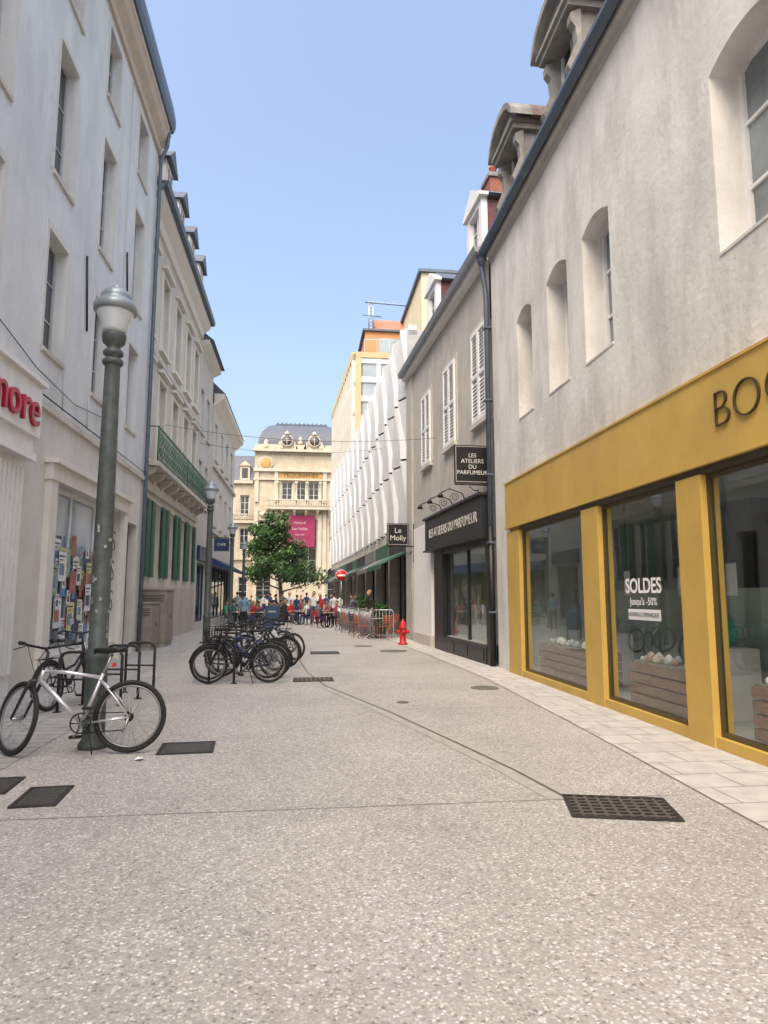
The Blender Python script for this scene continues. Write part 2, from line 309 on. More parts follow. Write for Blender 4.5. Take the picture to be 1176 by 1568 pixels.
# ------------------------------------------------------------------ LEFT building B
T=lambda u,w,z:Vector((-5.15+w,u,z))
B=O("cream_townhouse_with_balcony",T)
bc=[20.9,23.3,25.7,28.1,30.2]
g0=[(c,c+1.15,2.2,4.75) for c in bc]
f1=[(c,c+1.1,6.0,9.1) for c in bc];f2=[(c,c+1.1,10.2,12.9) for c in bc]
B.wall("wall",plB,20.32,32.0,0,14.4,g0+f1+f2,.22)
B.box("plinth",M("plinth_beige",(.46,.42,.36),.85,.1,3,.3,20,stain=.4),20.34,32,.002,.06,0,1.9)
B.box("string_course",trim,20.34,32,.002,.12,5.0,5.3);B.box("string_course",trim,20.34,32,.002,.14,9.55,9.75)
for c in bc:
    for a,b,sh in((6.0,9.1,0),(10.2,12.9,0)):
        B.window(c,c+1.1,a,b,-.2,white,gblue,2,4,.07)
        for x0,x1 in((c-.16,c),(c+1.1,c+1.26)): B.box("window_surround",offw,x0,x1,.002,.05,a,b+.16)
        B.box("window_surround",offw,c,c+1.1,.002,.049,b,b+.16)
        B.box("window_hood",offw,c-.22,c+1.32,.002,.2,b+.2,b+.3);B.box("window_hood",offw,c-.2,c+1.3,.002,.14,a-.12,a-.001)
    B.window(c,c+1.15,2.2,4.75,-.2,white,gdark,2,3,.07)
    for x0 in(c-.52,c+1.15):
        B.box("green_shutters",green,x0,x0+.5,.06,.10,2.2,4.75)
        for k in range(32): B.box("green_shutter_slats",green,x0+.05,x0+.45,.10,.118,2.27+k*.077,2.27+k*.077+.04)
B.box("balcony_slab",trim,21,31.6,.002,.62,5.62,5.76)
for k in range(9):
    u=21.15+k*1.28;B.prism("balcony_brackets",trim,[(.002,5.6),(.5,5.6),(.45,5.42),(.2,5.3),(.002,5.0)],u,u+.18)
B.box("balcony_rail",dgreen,21,31.6,.56,.59,6.82,6.87);B.box("balcony_rail",dgreen,21,31.6,.565,.585,5.84,5.87);B.box("balcony_rail",dgreen,21,31.6,.565,.585,6.63,6.655)
for u in (21,26.3,31.58): B.tube("balcony_posts",dgreen,[(u,.575,5.76),(u,.575,6.86)],.02,6)
B.tube("balcony_posts",dgreen,[(21,.0,6.85),(21,.575,6.85)],.018,6)
k=21.18
while k<31.6: B.tube("balcony_bars",dgreen,[(k,.575,5.76),(k,.575,6.83)],.010,4);k+=.18
k=21.12
while k<31.4:
    for zc,rr_ in((6.12,.13),(6.44,.13)):
        ring=[(k+.12*math.cos(t*math.pi/5),.575,zc+rr_*math.sin(t*math.pi/5)) for t in range(10)];B.tube("balcony_scrolls",dgreen,ring,.011,4,closed=True)
    k+=.36
B.prism("cornice",offw,[(0,14.0),(.1,14.0),(.15,14.3),(.4,14.5),(.45,14.65),(0,14.65)],20.6,32)
B.prism("gutter",zinc,[(.4,14.65),(.62,14.66),(.66,14.85),(.4,14.85)],20.6,32)
B.prism("roof",slate,[(.42,14.8),(-1.5,17.2),(-5,18.5),(-9,14.8)],20.6,32)
for u in(21.6,24.0,26.4,28.8):
    B.box("dormers",offw,u,u+1.1,-1.2,.3,14.9,16.3);B.prism("dormer_roofs",slate,[(u-.15,16.3),(u+.55,16.95),(u+1.25,16.3)],-1.6,.48,'w')
    B.window(u+.15,u+.95,15.0,16.2,.3,white,gdark,2,2,.05,part="dormer_window")
B.tube("downpipe",zinc,[(20.6,.5,14.7),(20.6,.2,14.2),(20.6,.15,5.3),(20.6,.12,0)],.06,10)
B.finish()
C=O("grey_townhouse",T)
cc=[32.6,34.6]
C.wall("wall",M("plaster_grey_pale",(.52,.50,.46),.9,.07,2,.2,20,stain=.3),32.02,36.6,0,13.9,[(c,c+1.0,z,z+2.2) for c in cc for z in(6,9.6)]+[(33,36,.3,3.2)],.2)
for c in cc:
    for z in(6,9.6): C.window(c,c+1,z,z+2.2,-.18,white,gblue,2,3);C.box("sills",trim,c-.1,c+1.1,.002,.1,z-.1,z)
C.window(33,36,.3,3.2,-.18,M("shop_frame_blue",(.02,.04,.10),.4),gdark,3,1,.1,part="shop")
C.box("shop_fascia",M("shop_fascia_blue",(.02,.035,.09),.4),32.8,36.2,.002,.15,3.3,4.0)
C.prism("cornice",offw,[(0,13.6),(.4,13.8),(.4,14),(0,14)],32.02,36.65);C.prism("roof",slate,[(.6,14.0),(-4,17.5),(-9,14.0)],32.02,36.65)
C.box("end_wall",plB,36.58,36.6,-9,-.002,0,14)
C.finish()
T=lambda u,w,z:Vector((-5.1+w,u,z))
Dd=O("corner_townhouse",T)
Dd.wall("wall",M("plaster_white2",(.58,.56,.52),.9,.07,2,.2,20,stain=.3),36.8,48,0,12.2,[(c,c+1.1,z,z+2.1) for c in(37.5,40.2,42.9,45.6) for z in(5.5,9.2)]+[(37.5,47,.3,3.3)],.2)
for c in(37.5,40.2,42.9,45.6):
    for z in(5.5,9.2): Dd.window(c,c+1.1,z,z+2.1,-.18,white,gblue,2,3);Dd.box("sills",trim,c-.1,c+1.2,.002,.12,z-.12,z)
Dd.window(37.5,47,.3,3.3,-.18,_mc["shop_frame_blue"],gdark,6,1,.1,part="shop")
Dd.prism("awning",M("awning_blue",(.03,.05,.13),.8),[(.002,3.7),(1.1,3.1),(1.1,2.95),(.002,3.3)],37.5,47)
for z in(5.0,8.6): Dd.box("bands",trim,36.8,48.1,.002,.15,z,z+.2)
Dd.prism("cornice",offw,[(0,12.0),(.3,12.3),(.55,12.5),(.55,12.75),(0,12.75)],36.8,48.5);Dd.prism("roof",slate,[(.6,12.76),(-2,15.2),(-9,15.2),(-9,12.76)],36.8,48.4)
Dd.box("end_wall",plB,48,48.1,-10,0,0,12.2);Dd.box("end_wall",plB,36.78,36.8,-9,-.002,0,12.2)
Dd.finish()
T=lambda u,w,z:Vector((-16+w,u,z))
Q=O("unseen_shade_house",T)  # unseen house, added to shade the ground of the square
qo=[(c,c+1.2,z,z+2.2) for c in(53,56,59,62,65,68,71,74) for z in(1,5,9,13)]
Q.wall("wall",plB,50,77,0,16,qo,.2)
for o in qo: Q.window(o[0],o[1],o[2],o[3],-.18,white,gdark,2,3)
Q.prism("roof",slate,[(.4,16.0),(-3,19),(-10,19),(-12,16.0)],50,77);Q.box("end_walls",plB,49.9,50,-12,-.002,0,16);Q.finish()
# ------------------------------------------------------------------ RIGHT building E
T=lambda u,w,z:Vector((4.4-w,u,z))
E=O("rough_plaster_house_with_ochre_shopfront",T)
ew=[(1.8,2.9),(5.15,6.3),(8.8,9.75),(10.4,11.35),(12.2,13.1)]
eops=[(a,b,5.25,7.5,.16) for a,b in ew]
E.wall("upper_wall",plE,-8,14.95,3.98,9.85,eops,.42,rmat=None)
for a,b in ew:
    E.window(a,b,5.25,7.5,-.40,white,M("window_glass_pale",(.20,.23,.25),.06,.4,1.2,spec=.8),2,3,.07,.06,.04)
    E.prism("sills",plE,[(-.40,5.32),(.012,5.255),(.012,5.22),(-.40,5.22)],a+.002,b-.002)
E.box("fascia",ochre,-8,13.9,0.002,.10,3.05,3.98)
E.box("fascia_lip",ochre,-8,13.92,.002,.12,3.98,4.01);E.box("fascia_foot",ochre,-8,13.92,.002,.12,3.01,3.05)
E.box("shutter_box",M("dark_profile",(.05,.045,.03),.5),-8,13.1,-.1,.06,2.93,3.01)
pill=[(13.1,13.9),(9.42,10.0),(6.8,7.28),(3.4,3.9),(-.4,.1),(-8,-7.5)]
for a,b in pill: E.box("pillars",ochre,a,b,-.15,.08,0,2.93 if a>13 else 2.929)
E.box("upper_pillar_fill",ochre,13.1,13.9,-.15,.0,2.93,3.98)
E.box("end_pier",plE,13.9,14.95,-.02,.0,0,3.98)
spans=[(10.0,13.1),(7.28,9.42),(3.9,6.8),(.1,3.4),(-7.5,-.4)]
bz=M("bronze_frame",(.10,.08,.04),.4,metal=.4)
for a,b in spans:
    E.box("base_rail",ochre,a,b,-.15,.06,0,.12)
    E.box("glass_frame",bz,a,a+.04,-.06,0,.12,2.93);E.box("glass_frame",bz,b-.04,b,-.06,0,.12,2.93)
    E.box("glass_frame",bz,a+.04,b-.04,-.06,-.002,.12,.17);E.box("glass_frame",bz,a+.04,b-.04,-.06,-.002,2.88,2.93)
    E.poly("shop_glass_panes",gclear,[(a,-.03,.12),(b,-.03,.12),(b,-.03,2.93),(a,-.03,2.93)])
E.box("interior_back",interior,-7.5,13.9,-3.0,-2.9,0,4);E.box("interior_end",interior,13.6,13.7,-2.9,-.16,0,3.2)
E.box("interior_floor",interior,-7.5,13.6,-2.9,-.16,.02,.1);E.box("interior_ceiling",interior,-7.5,13.6,-2.9,-.16,3.1,3.2)
E.box("interior_partition",M("display_panel_green",(.30,.36,.32),.7,.2,1),3.0,13.6,-1.35,-1.3,.1,1.7)
for a,b in pill[1:4]: E.box("interior_piers",interior2,a,b,-2.8,-2.4,.1,3.1)
tr_=[(.65,.6,.5),(.5,.3,.2),(.4,.5,.45),(.7,.7,.65)]
for a,b in spans[:4]:
    for k in range(4): E.box("planter_boxes",wood,a+.25,b-.25,-.62,-.2,.14+k*.14,.14+k*.14+.115)
    E.box("planter_top",M("moss_display",(.25,.25,.17),.9,.5,9,1,20),a+.28,b-.28,-.60,-.22,.6,.70)
    for k in range(int((b-a)*16)):
        u=a+.35+rnd.random()*(b-a-.7);r=.02+.05*rnd.random();ci=rnd.randrange(4)
        nm="trinket_%d"%ci;E.lathe(nm,M(nm,tr_[ci],.5),[(r*.4,0),(r,r*.5),(r*.9,r*1.3),(r*.3,r*1.9),(.004,r*2)],(u,-.4+.25*(rnd.random()-.5),.70),8)
    u=(a+b)/2-.3
    E.box("display_table",M("display_white",(.6,.6,.57),.6),u-.35,u+.35,-1.15,-.75,.1,.95)
    E.lathe("teal_jar",M("teal_ceramic",(.04,.30,.25),.3),[(.06,0),(.13,.08),(.15,.2),(.1,.33),(.05,.36),(.07,.42),(.004,.42)],(u,-.95,.95),14)
    for q in range(4):
        if a+.6+q*.55<b: E.box("hanging_cards",M("hanging_card",(.6,.6,.55),.7,.2),a+.4+q*.55,a+.6+q*.55,-.9,-.89,1.6+.2*(q%2),2.0+.2*(q%2))
        if a+.6+q*.55<b: E.box("hanging_threads",black,a+.498+q*.55,a+.502+q*.55,-.897,-.893,2.0+.2*(q%2),3.1)
tw=M("vinyl_white",(.8,.8,.8),.6,.02)
gx=4.4+.03-.012
for cy in(8.35,5.35):
    E.text("text_soldes",tw,"SOLDES",(gx,cy,1.72),(0,-1,0),(0,0,1),.27,.001,off=.006)
    E.text("text_jusqua",tw,"Jusqu'à -50%",(gx,cy,1.52),(0,-1,0),(0,0,1),.14,.001)
    E.box("text_plate",tw,cy-.42,cy+.42,-.022,-.02,1.28,1.42)
    E.text("text_demarque",black,"NOUVELLE DÉMARQUE",(gx-.008,cy,1.35),(0,-1,0),(0,0,1),.075,.001)
E.text("fascia_letters",M("letter_bronze",(.05,.035,.015),.4),"BOOKINISTE",(4.4-.115,6.45,3.52),(0,-1,0),(0,0,1),.58,.012,'LEFT',off=-.019)
E.prism("eaves",M("eaves_grey",(.42,.40,.36),.9,.1,3),[(0,9.6),(.04,9.6),(.06,9.72),(.12,9.76),(.12,9.86),(0,9.86)],-8,14.9)
E.prism("gutter",zinc,[(.10,9.95),(.12,9.85),(.18,9.79),(.25,9.80),(.30,9.88),(.30,9.95)],-8,15.0)
E.prism("roof",slate2,[(.16,9.93),(-1.6,12.3),(-5,13.6),(-9,9.93)],-8,14.9)
E.box("side_and_back",plE,14.93,14.95,-9,-.002,0,9.9)
stg=M("dormer_stone_grey",(.24,.235,.22),.85,.25,4,.5,14,stain=.7,stcol=(.12,.115,.11))
for y0 in(12.35,9.45,5.2,2.2):
    y1=y0+1.15
    E.box("dormer_cheeks",stg,y0,y0+.12,-1.5,.02,9.95,11.35);E.box("dormer_cheeks",stg,y1-.12,y1,-1.5,.02,9.95,11.35)
    E.box("dormer_sill",stg,y0+.12,y1-.12,-.3,.02,9.95,10.15)
    E.window(y0+.12,y1-.12,10.15,11.3,-.12,white,gdark,2,2,.06,part="dormer_window")
    scr=[(.02,9.98),(.22,10.0),(.28,10.15),(.2,10.35),(.1,10.6),(.12,10.85),(.2,10.95),(.2,11.1),(.02,11.2)]
    E.prism("dormer_scrolls",stg,scr,y0-.06,y0+.10);E.prism("dormer_scrolls",stg,scr,y1-.10,y1+.06)
    E.box("dormer_entablature",stg,y0-.1,y1+.1,-1.5,.26,11.2,11.38);E.box("dormer_entablature_lip",stg,y0-.14,y1+.14,-1.5,.31,11.32,11.40)
    ym=(y0+y1)/2;arc=[(ym+(.72)*math.cos(t),11.40+.45*math.sin(t)) for t in[math.pi*i/12 for i in range(13)]]
    arc2=[(ym+(.85)*math.cos(t),11.38+.60*math.sin(t)) for t in[math.pi*i/12 for i in range(13)]]
    E.prism("dormer_pediment",stg,arc,-1.2,.2,'w')
    E.prism("dormer_pediment_rim",stg,arc2+arc[::-1][1:-1],-.1,.36,'w')
    E.prism("dormer_roof",slate2,arc2,-1.8,-.1,'w')
    E.lathe("dormer_finial",stg,[(.09,0),(.12,.08),(.05,.16),(.08,.26),(.004,.36)],(ym,.15,11.95),10)
E.tube("downpipe",zinc,[(15.02,.20,9.85),(15.05,.20,9.6),(15.06,.16,9.3),(15.06,.12,9.05),(15.06,.1,8.8),(15.06,.1,3.2)],.065,10)
E.lathe("downpipe_hopper",zinc,[(.07,0),(.12,.12),(.13,.25),(.14,.25),(.14,.28)],(15.02,.20,9.6),12)
E.tube("downpipe_lower",black,[(15.06,.1,3.2),(15.06,.1,0)],.075,10)
for z in(8,6.2,4.4,2.8,1.2): E.box("pipe_clamps",zinc,14.97,15.15,.0,.18,z,z+.05)
E.finish()
# ------------------------------------------------------------------ RIGHT building F
d=Vector((3.9-4.42,24.8-14.95,0)).normalized();nrm=Vector((-d.y,d.x,0))
T=lambda u,w,z:Vector((4.42,14.95,0))+d*(u-14.95)+nrm*w+Vector((0,0,z))
Fb=O("grey_plaster_house_with_dark_shopfront",T)
fs=[(15.35,16.5),(18.15,19.35),(21.1,22.3)]
Fb.wall("wall",plF,15.15,24.8,0,10.0,[(15.35,19.5,.45,2.85)]+[(a,b,5.95,8.4) for a,b in fs],.2)
for a,b in fs:
    Fb.box("window_back",interior2,a,b,-.2,-.18,5.95,8.4);Fb.box("sills",trim,a-.1,b+.1,-.1,.12,5.83,5.95)
    m=(a+b)/2
    for x0,x1 in((a,m-.01),(m+.01,b)):
        for q in((x0,x0+.07),(x1-.07,x1)): Fb.box("shutter_frame",white,q[0],q[1],.0,.085,5.97,8.38)
        for z in(5.97,7.13,8.28): Fb.box("shutter_frame",white,x0+.07,x1-.07,0,.084,z,z+.1)
        Fb.box("shutter_backing",M("shutter_shadow_grey",(.42,.43,.43),.7,.05),x0+.07,x1-.07,.002,.028,6.07,8.28)
        k=6.10
        while k<8.22:
            if not 7.04<k<7.24: Fb.prism("shutter_slats",white,[(.03,k+.06),(.035,k+.066),(.07,k),(.06,k-.006)],x0+.07,x1-.07)
            k+=.095
    Fb.box("window_surround",trim,a-.14,a,.002,.03,5.95,8.54);Fb.box("window_surround",trim,b,b+.14,.002,.03,5.95,8.54);Fb.box("window_surround",trim,a,b,.002,.029,8.4,8.54)
Fb.box("cornice_board",white,15.15,24.9,.002,.22,9.85,10.0)
Fb.prism("gutter",M("gutter_pale",(.30,.32,.34),.5,.1,4,metal=.3),[(.18,10.0),(.35,10.0),(.4,10.14),(.18,10.14)],15.1,24.95)
Fb.prism("roof",slate2,[(.25,10.1),(-2,12.6),(-5,13.4),(-9,10.1)],15.15,24.8)
Fb.box("gable_walls",plF,24.78,24.8,-8,-.002,0,10.1)
Fb.box("shop_frame",anth,15.2,15.42,.002,.14,0,3);Fb.box("shop_frame",anth,19.42,20.4,.002,.14,0,3);Fb.box("shop_frame",anth,15.42,19.42,.002,.16,0,.42);Fb.box("shop_frame",anth,15.42,19.42,.002,.12,2.8,3.0)
Fb.box("shop_fascia",anth,15.2,20.9,.002,.30,3.0,3.95);Fb.box("shop_fascia_cap",anth,15.15,20.95,.002,.38,3.95,4.02);Fb.box("shop_fascia_lip",anth,15.15,20.95,.002,.36,2.95,3.0)
for i in range(3): Fb.box("base_panels",anth,15.6+i*1.3,16.7+i*1.3,.16,.175,.08,.35)
fl=T(17.9,.312,3.47)
lt=M("letter_silver",(.62,.60,.55),.4)
Fb.text("fascia_letters",lt,"LES ATELIERS DU PARFUMEUR",fl,-d,(0,0,1),.37,.006,font_sx=.98)
Fb.box("shop_window_frame",anth,15.42,15.5,-.08,0,.45,2.85);Fb.box("shop_window_frame",anth,19.34,19.42,-.08,0,.45,2.85);Fb.box("shop_window_frame",anth,17.3,17.36,-.08,0,.45,2.85)
Fb.poly("shop_glass",gclear,[(15.42,-.04,.45),(19.42,-.04,.45),(19.42,-.04,2.85),(15.42,-.04,2.85)])
Fb.box("shop_interior_back",M("shop_olive",(.40,.46,.11),.8,.3,1.2),15.2,20,-1.3,-1.2,0,3);Fb.box("shop_interior_floor",interior,15.2,20,-1.2,-.21,.3,.45);Fb.box("shop_interior_floor",interior,15.2,20,-1.2,-.21,2.86,3)
Fb.box("shop_interior_side",interior,19.8,19.9,-1.2,-.21,.3,3)
for i in range(16):
    u=15.8+i*.22;z=.45+(.5 if i%3 else .9)
    c=[(.55,.5,.35),(.3,.4,.1),(.6,.58,.55),(.45,.2,.1)][i%4];nm="bottle_%d"%(i%4)
    Fb.box("display_stands",white,u-.08,u+.08,-.75,-.55,.45,z)
    Fb.lathe(nm,M(nm,c,.25),[(.05,0),(.06,.12),(.02,.17),(.02,.2),(.03,.2),(.03,.25),(.004,.25)],(u,-.65,z),10)
Fb.box("white_pilaster",M("pilaster_white",(.78,.78,.77),.6,.04,2),20.95,23.5,.002,.10,0,3.95);Fb.box("white_pilaster_base",trim,20.9,23.55,.002,.14,0,.35)
Fb.box("corner_pilaster",plF,23.9,24.8,.002,.08,0,9.8)
for y0 in(15.45,20.1):
    y1=y0+1.25
    Fb.box("dormer_front",white,y0,y0+.22,-.1,.06,10.15,11.7);Fb.box("dormer_front",white,y1-.22,y1,-.1,.06,10.15,11.7);Fb.box("dormer_front",white,y0+.22,y1-.22,-.1,.06,11.55,11.7);Fb.box("dormer_front",white,y0+.22,y1-.22,-.1,.06,10.15,10.3)
    Fb.window(y0+.22,y1-.22,10.3,11.55,-.08,white,gdark,2,3,.05,part="dormer_window")
    Fb.box("dormer_cheeks",redsl,y0+.02,y0+.1,-2.6,-.1,10.1,11.7);Fb.box("dormer_cheeks",redsl,y1-.1,y1-.02,-2.6,-.1,10.1,11.7)
    Fb.prism("dormer_pediment",white,[(y0-.12,11.7),(y1+.12,11.7),(y1+.12,11.78),((y0+y1)/2,12.25),(y0-.12,11.78)],-.1,.14,'w')
    Fb.prism("dormer_roof",slate,[(y0-.16,11.74),((y0+y1)/2,12.3),(y1+.16,11.74),(y1+.1,11.7),(y0-.1,11.7)],-2.6,-.1,'w')
Fb.box("chimney",M("chimney_brick",(.25,.10,.07),.85,.25,6,.3,15),16.9,17.5,-2.2,-.7,11,13.3);Fb.box("chimney_cap",stg,16.85,17.55,-2.25,-.65,13.3,13.42)
for k in range(4): Fb.lathe("chimney_pots",M("terracotta",(.42,.10,.06),.7),[(.12,0),(.1,.3),(.12,.32),(.12,.36),(.004,.36)],(17.2,-.9-.32*k,13.42),12)
Fb.finish()
def hang_sign(name,u,z0,z1,w0,w1,lines,size,txtm):
    o=O(name,T)
    o.box("board",black,u-.03,u+.03,w0,w1,z0,z1)
    o.box("border",txtm,u-.034,u-.031,w0+.03,w0+.04,z0+.03,z1-.03);o.box("border",txtm,u-.034,u-.031,w1-.04,w1-.03,z0+.03,z1-.03)
    o.box("border",txtm,u-.034,u-.031,w0+.041,w1-.041,z0+.03,z0+.04);o.box("border",txtm,u-.034,u-.031,w0+.041,w1-.041,z1-.04,z1-.03)
    o.text("letters",txtm,lines,T(u-.036,(w0+w1)/2,(z0+z1)/2),-nrm,(0,0,1),size,.002)
    o.tube("bracket",black,[(u,0,z0-.03),(u,w1,z0-.03)],.018,6);o.tube("bracket",black,[(u,0.02,z0-.6),(u,.02,z1)],.02,6)
    sp=[(u,.05+ .5*(t/20)+.09*(1-t/20)*math.cos(t*.75),z0-.30+.22*(t/20)+.09*(1-t/20)*math.sin(t*.75)) for t in range(21)]
    o.tube("scroll",black,sp,.012,5)
    return o
o=hang_sign("hanging_shop_sign",15.32,4.25,5.17,.02,.90,"LES\nATELIERS\nDU\nPARFUMEUR",.138,lt);o.finish()
o=hang_sign("hanging_shop_sign",23.9,3.4,4.2,.2,1.0,"Le\nMolly",.27,lt)
o.finish()
br=O("scroll_lamp_bracket",T)
for u in(17.2,18.4,19.6):
    br.tube("arm",black,[(u,.05,4.05),(u,.15,4.3),(u,.5,4.42),(u,.75,4.3)],.015,6)
    br.tube("scroll",black,[(u,.35+.12*(1-t/24)*math.cos(t*.6),4.2+.12*(1-t/24)*math.sin(t*.6)) for t in range(20)],.01,5)
    br.lathe("lamp_head",black,[(.02,.12),(.05,.1),(.09,0)],(u,.75,4.18),12)
br.finish()
# ------------------------------------------------------------------ building G: folded white facade
def seg(p0,p1):
    p0=Vector((*p0,0));p1=Vector((*p1,0));dd=(p1-p0).normalized();nn=Vector((-dd.y,dd.x,0))
    return (lambda u,w,z:p0+dd*u+nn*w+Vector((0,0,z))),(p1-p0).length
Gb=O("folded_facade_building")
foldm=M("white_metal_panel",(.60,.61,.62),.45,.05,2,stain=.25)
glg=M("facade_glass",(.05,.065,.08),.08,.3,.5,spec=.9)
awn=[M("awning_dark",(.04,.04,.045),.8),M("awning_green",(.05,.12,.08),.8),M("awning_grey",(.2,.2,.2),.8)]
for p0,p1 in(((3.88,24.85),(3.3,45)),((3.3,45),(2.5,62))):
    Tg,Ln=seg(p0,p1)
    Gb.poly("backing",glg,[(0,-.25,4.3),(Ln,-.25,4.3),(Ln,-.25,11.8),(0,-.25,11.8)],Tg)
    n=int(Ln/1.35);mod=Ln/n
    for r,(za,zb) in enumerate(((4.3,6.8),(6.8,9.3),(9.3,12.1))):
        Gb.box("floor_bands",foldm,0,Ln,-.25,.0,za-.04,za+.04,Tg)
        for i in range(n):
            u=i*mod;ph=((i+r)%2);zt=zb+(.15 if (r==2 and i%2) else 0)
            a,b=(.18,.6) if ph else (.6,.18)
            fb,ft=u+mod*a,u+mod*b
            Gb.poly("folded_panels",foldm,[(u,-.04,za+.04),(fb,.24,za+.04),(ft,.24,zt-.04),(u,-.04,zt-.04)],Tg)
            Gb.poly("folded_panels_return",foldm,[(fb,.24,za+.04),(u+mod*.84,-.08,za+.04),(u+mod*.84,-.08,zt-.04),(ft,.24,zt-.04)],Tg)
            if (i*7+r*3)%4==0: Gb.box("window_slots",glg,u+mod*.86,u+mod*.99,-.1,.02,za+.3,zb-.3,Tg)
    Gb.box("parapet",foldm,0,Ln,-.4,-.05,11.8,12.2,Tg)
    Gb.poly("roof",zinc,[(0,-.4,11.95),(Ln,-.4,11.95),(Ln,-9,11.95),(0,-9,11.95)],Tg)
    Gb.poly("shop_backs",interior2,[(0,-1.0,0),(Ln,-1.0,0),(Ln,-1.0,4.3),(0,-1.0,4.3)],Tg)
    k=0;i=0
    while k<Ln-1:
        w=min(4.4,Ln-k)
        Gb.box("shop_piers",M("pier_stone",(.38,.36,.33),.8,.15,3),k,k+.35,-.6,.02,0,4.24,Tg)
        Gb.poly("shop_glazing",gclear,[(k+.35,-.3,.1),(k+w,-.3,.1),(k+w,-.3,3.2),(k+.35,-.3,3.2)],Tg)
        for q in range(1,4): Gb.box("shop_mullions",black,k+.35+q*(w-.35)/4-.03,k+.35+q*(w-.35)/4+.03,-.34,-.26,.1,3.2,Tg)
        Gb.box("shop_fascias_%d"%(i%3),awn[i%3],k+.35,k+w,-.35,.06,3.2,3.9,Tg)
        Gb.prism("awnings_%d"%(i%3),awn[(i+1)%3],[(.062,3.3),(1.0,2.8),(1.0,2.62),(.98,2.62),(.98,2.76),(.062,3.2)],k+.4,k+w-.1,'u',Tg)
        Gb.box("cream_upper",M("band_cream",(.55,.52,.46),.7),k+.35,k+w,-.3,.03,3.9,4.24,Tg)
        Gb.box("shop_counters_%d"%(i%3),M("counter_%d"%(i%3),[(.4,.3,.15),(.3,.1,.08),(.35,.36,.3)][i%3],.7,.5,6),k+.6,k+w-.3,-.8,-.6,.1,1.5,Tg)
        k+=w;i+=1
Tg,Ln=seg((3.88,24.85),(3.3,45))
Gb.poly("end_wall",M("concrete_end",(.4,.4,.4),.8),[(0,.0,0),(0,-8,0),(0,-8,12),(0,.0,12)],Tg)
Gb.finish()
# ------------------------------------------------------------------ building H
Hb=O("modern_apartment_block")
tan=M("sun_warmed_tan_cladding",(.50,.38,.22),.6,.06,1)  # tan frame colour with the low sun's warmth painted in
gh=M("curtain_wall_glass",(.28,.34,.38),.12,.2,.4,spec=.8)
Tf=lambda u,w,z:Vector((u,45.6-w,z))
Hb.box("block",tan,3.5,11,-9,-.1,11.9,18.7,Tf)
Hb.poly("front_glazing",gh,[(3.9,0,12),(11,0,12),(11,0,18.4),(3.9,0,18.4)],Tf)
Hb.box("corner_frame",tan,3.4,3.8,-.2,.15,11.9,18.7,Tf);Hb.box("roof_band",tan,3.4,11,-.2,.16,18.4,18.8,Tf)
for z in(12.4,13.8,15.2,16.6,18.0): Hb.box("spandrels",foldm,3.8,11,.0,.09,z,z+.4,Tf)
for u in(4.9,6.0,7.1,8.2): Hb.box("mullions",foldm,u,u+.3,.0,.11,12,18.4,Tf)
Ts,Ls=seg((3.3,45.6),(2.5,62))
yl=M("sun_warmed_pale_fins",(.60,.57,.49),.6,.05,1)  # pale fins, cream tint stands in for warm sunlight
Hb.poly("side_backing",gh,[(0,-.1,12),(Ls,-.1,12),(Ls,-.1,18.7),(0,-.1,18.7)],Ts)
k=0
while k<Ls: Hb.box("side_fins",yl,k,k+.5,-.1,.16,12,18.7,Ts);k+=1.1
for z in(12.0,14.1,16.3): Hb.box("side_bands",white,0,Ls,-.1,.08,z,z+.3,Ts)
Hb.box("side_cornice",M("sun_glow_edge",(.60,.47,.20),.6),0,Ls,-.1,.18,18.2,18.8,Ts)  # yellow paints the sun's glow along the top edge
Hb.poly("roof",zinc,[(0,-.1,18.72),(Ls,-.1,18.72),(Ls,-8,18.72),(0,-8,18.72)],Ts)
Hb.poly("far_end",yl,[(Ls,-.1,0),(Ls,-8,0),(Ls,-8,18.7),(Ls,-.1,18.7)],Ts)
org=M("orange_cladding",(.52,.24,.10),.6,.08,1)
Hb.box("penthouse",org,4.2,9.5,-7,-1.2,18.8,20.9,Tf);Hb.box("penthouse_window",gh,5.2,8.6,-1.2,-1.15,19.2,20.4,Tf)
Hb.box("penthouse_roof",zinc,4.0,9.7,-7.2,-1.0,20.9,21.05,Tf)
Hb.prism("terracotta_roof",M("terracotta_rooftiles",(.42,.18,.12),.8,.2,3),[(-1.6,21.05),(-2.6,22.4),(-6,22.4),(-7,21.05)],5.0,8.8,'u',Tf)
for k in range(7): Hb.box("roof_railing",steel,4.0+k*.9,4.03+k*.9,.05,.08,18.8,19.8,Tf)
Hb.box("roof_railing",steel,4,9.5,.05,.08,19.76,19.8,Tf)
Hb.finish()
cr=O("rooftop_scaffold_hoist",Tf)
for u in(4.5,4.8): cr.tube("mast",steel,[(u,-1.5,21.05),(u,-1.5,23.4)],.05,6)
hb_=M("hoist_blue",(.20,.28,.38),.5)
cr.tube("boom",hb_,[(4.2,-1.5,23.3),(9.2,-1.5,23.1)],.08,6);cr.tube("boom",hb_,[(4.0,-1.5,22.3),(5.4,-1.5,22.2)],.06,6)
for k in range(8): cr.tube("lattice",steel,[(4.5 if k%2 else 4.8,-1.5,21.1+k*.28),(4.8 if k%2 else 4.5,-1.5,21.38+k*.28)],.03,4)
cr.finish()
Y=O("sun_warmed_apartment_block")
Y.box("walls",M("sun_warmed_render",(.60,.52,.35),.8,.05,1),7.2,12.5,40,50,0,22.2);Y.box("roof_slab",zinc,7.0,12.7,39.8,50.2,22.2,22.4)  # wall colour carries the yellow of low sunlight
for k in range(3): Y.box("windows",gh,7.8+k*1.6,8.8+k*1.6,39.96,40,19.5,21.2)
Y.box("chimney_stack",zinc,10.8,10.95,42,42.2,22.4,24.5);Y.finish()
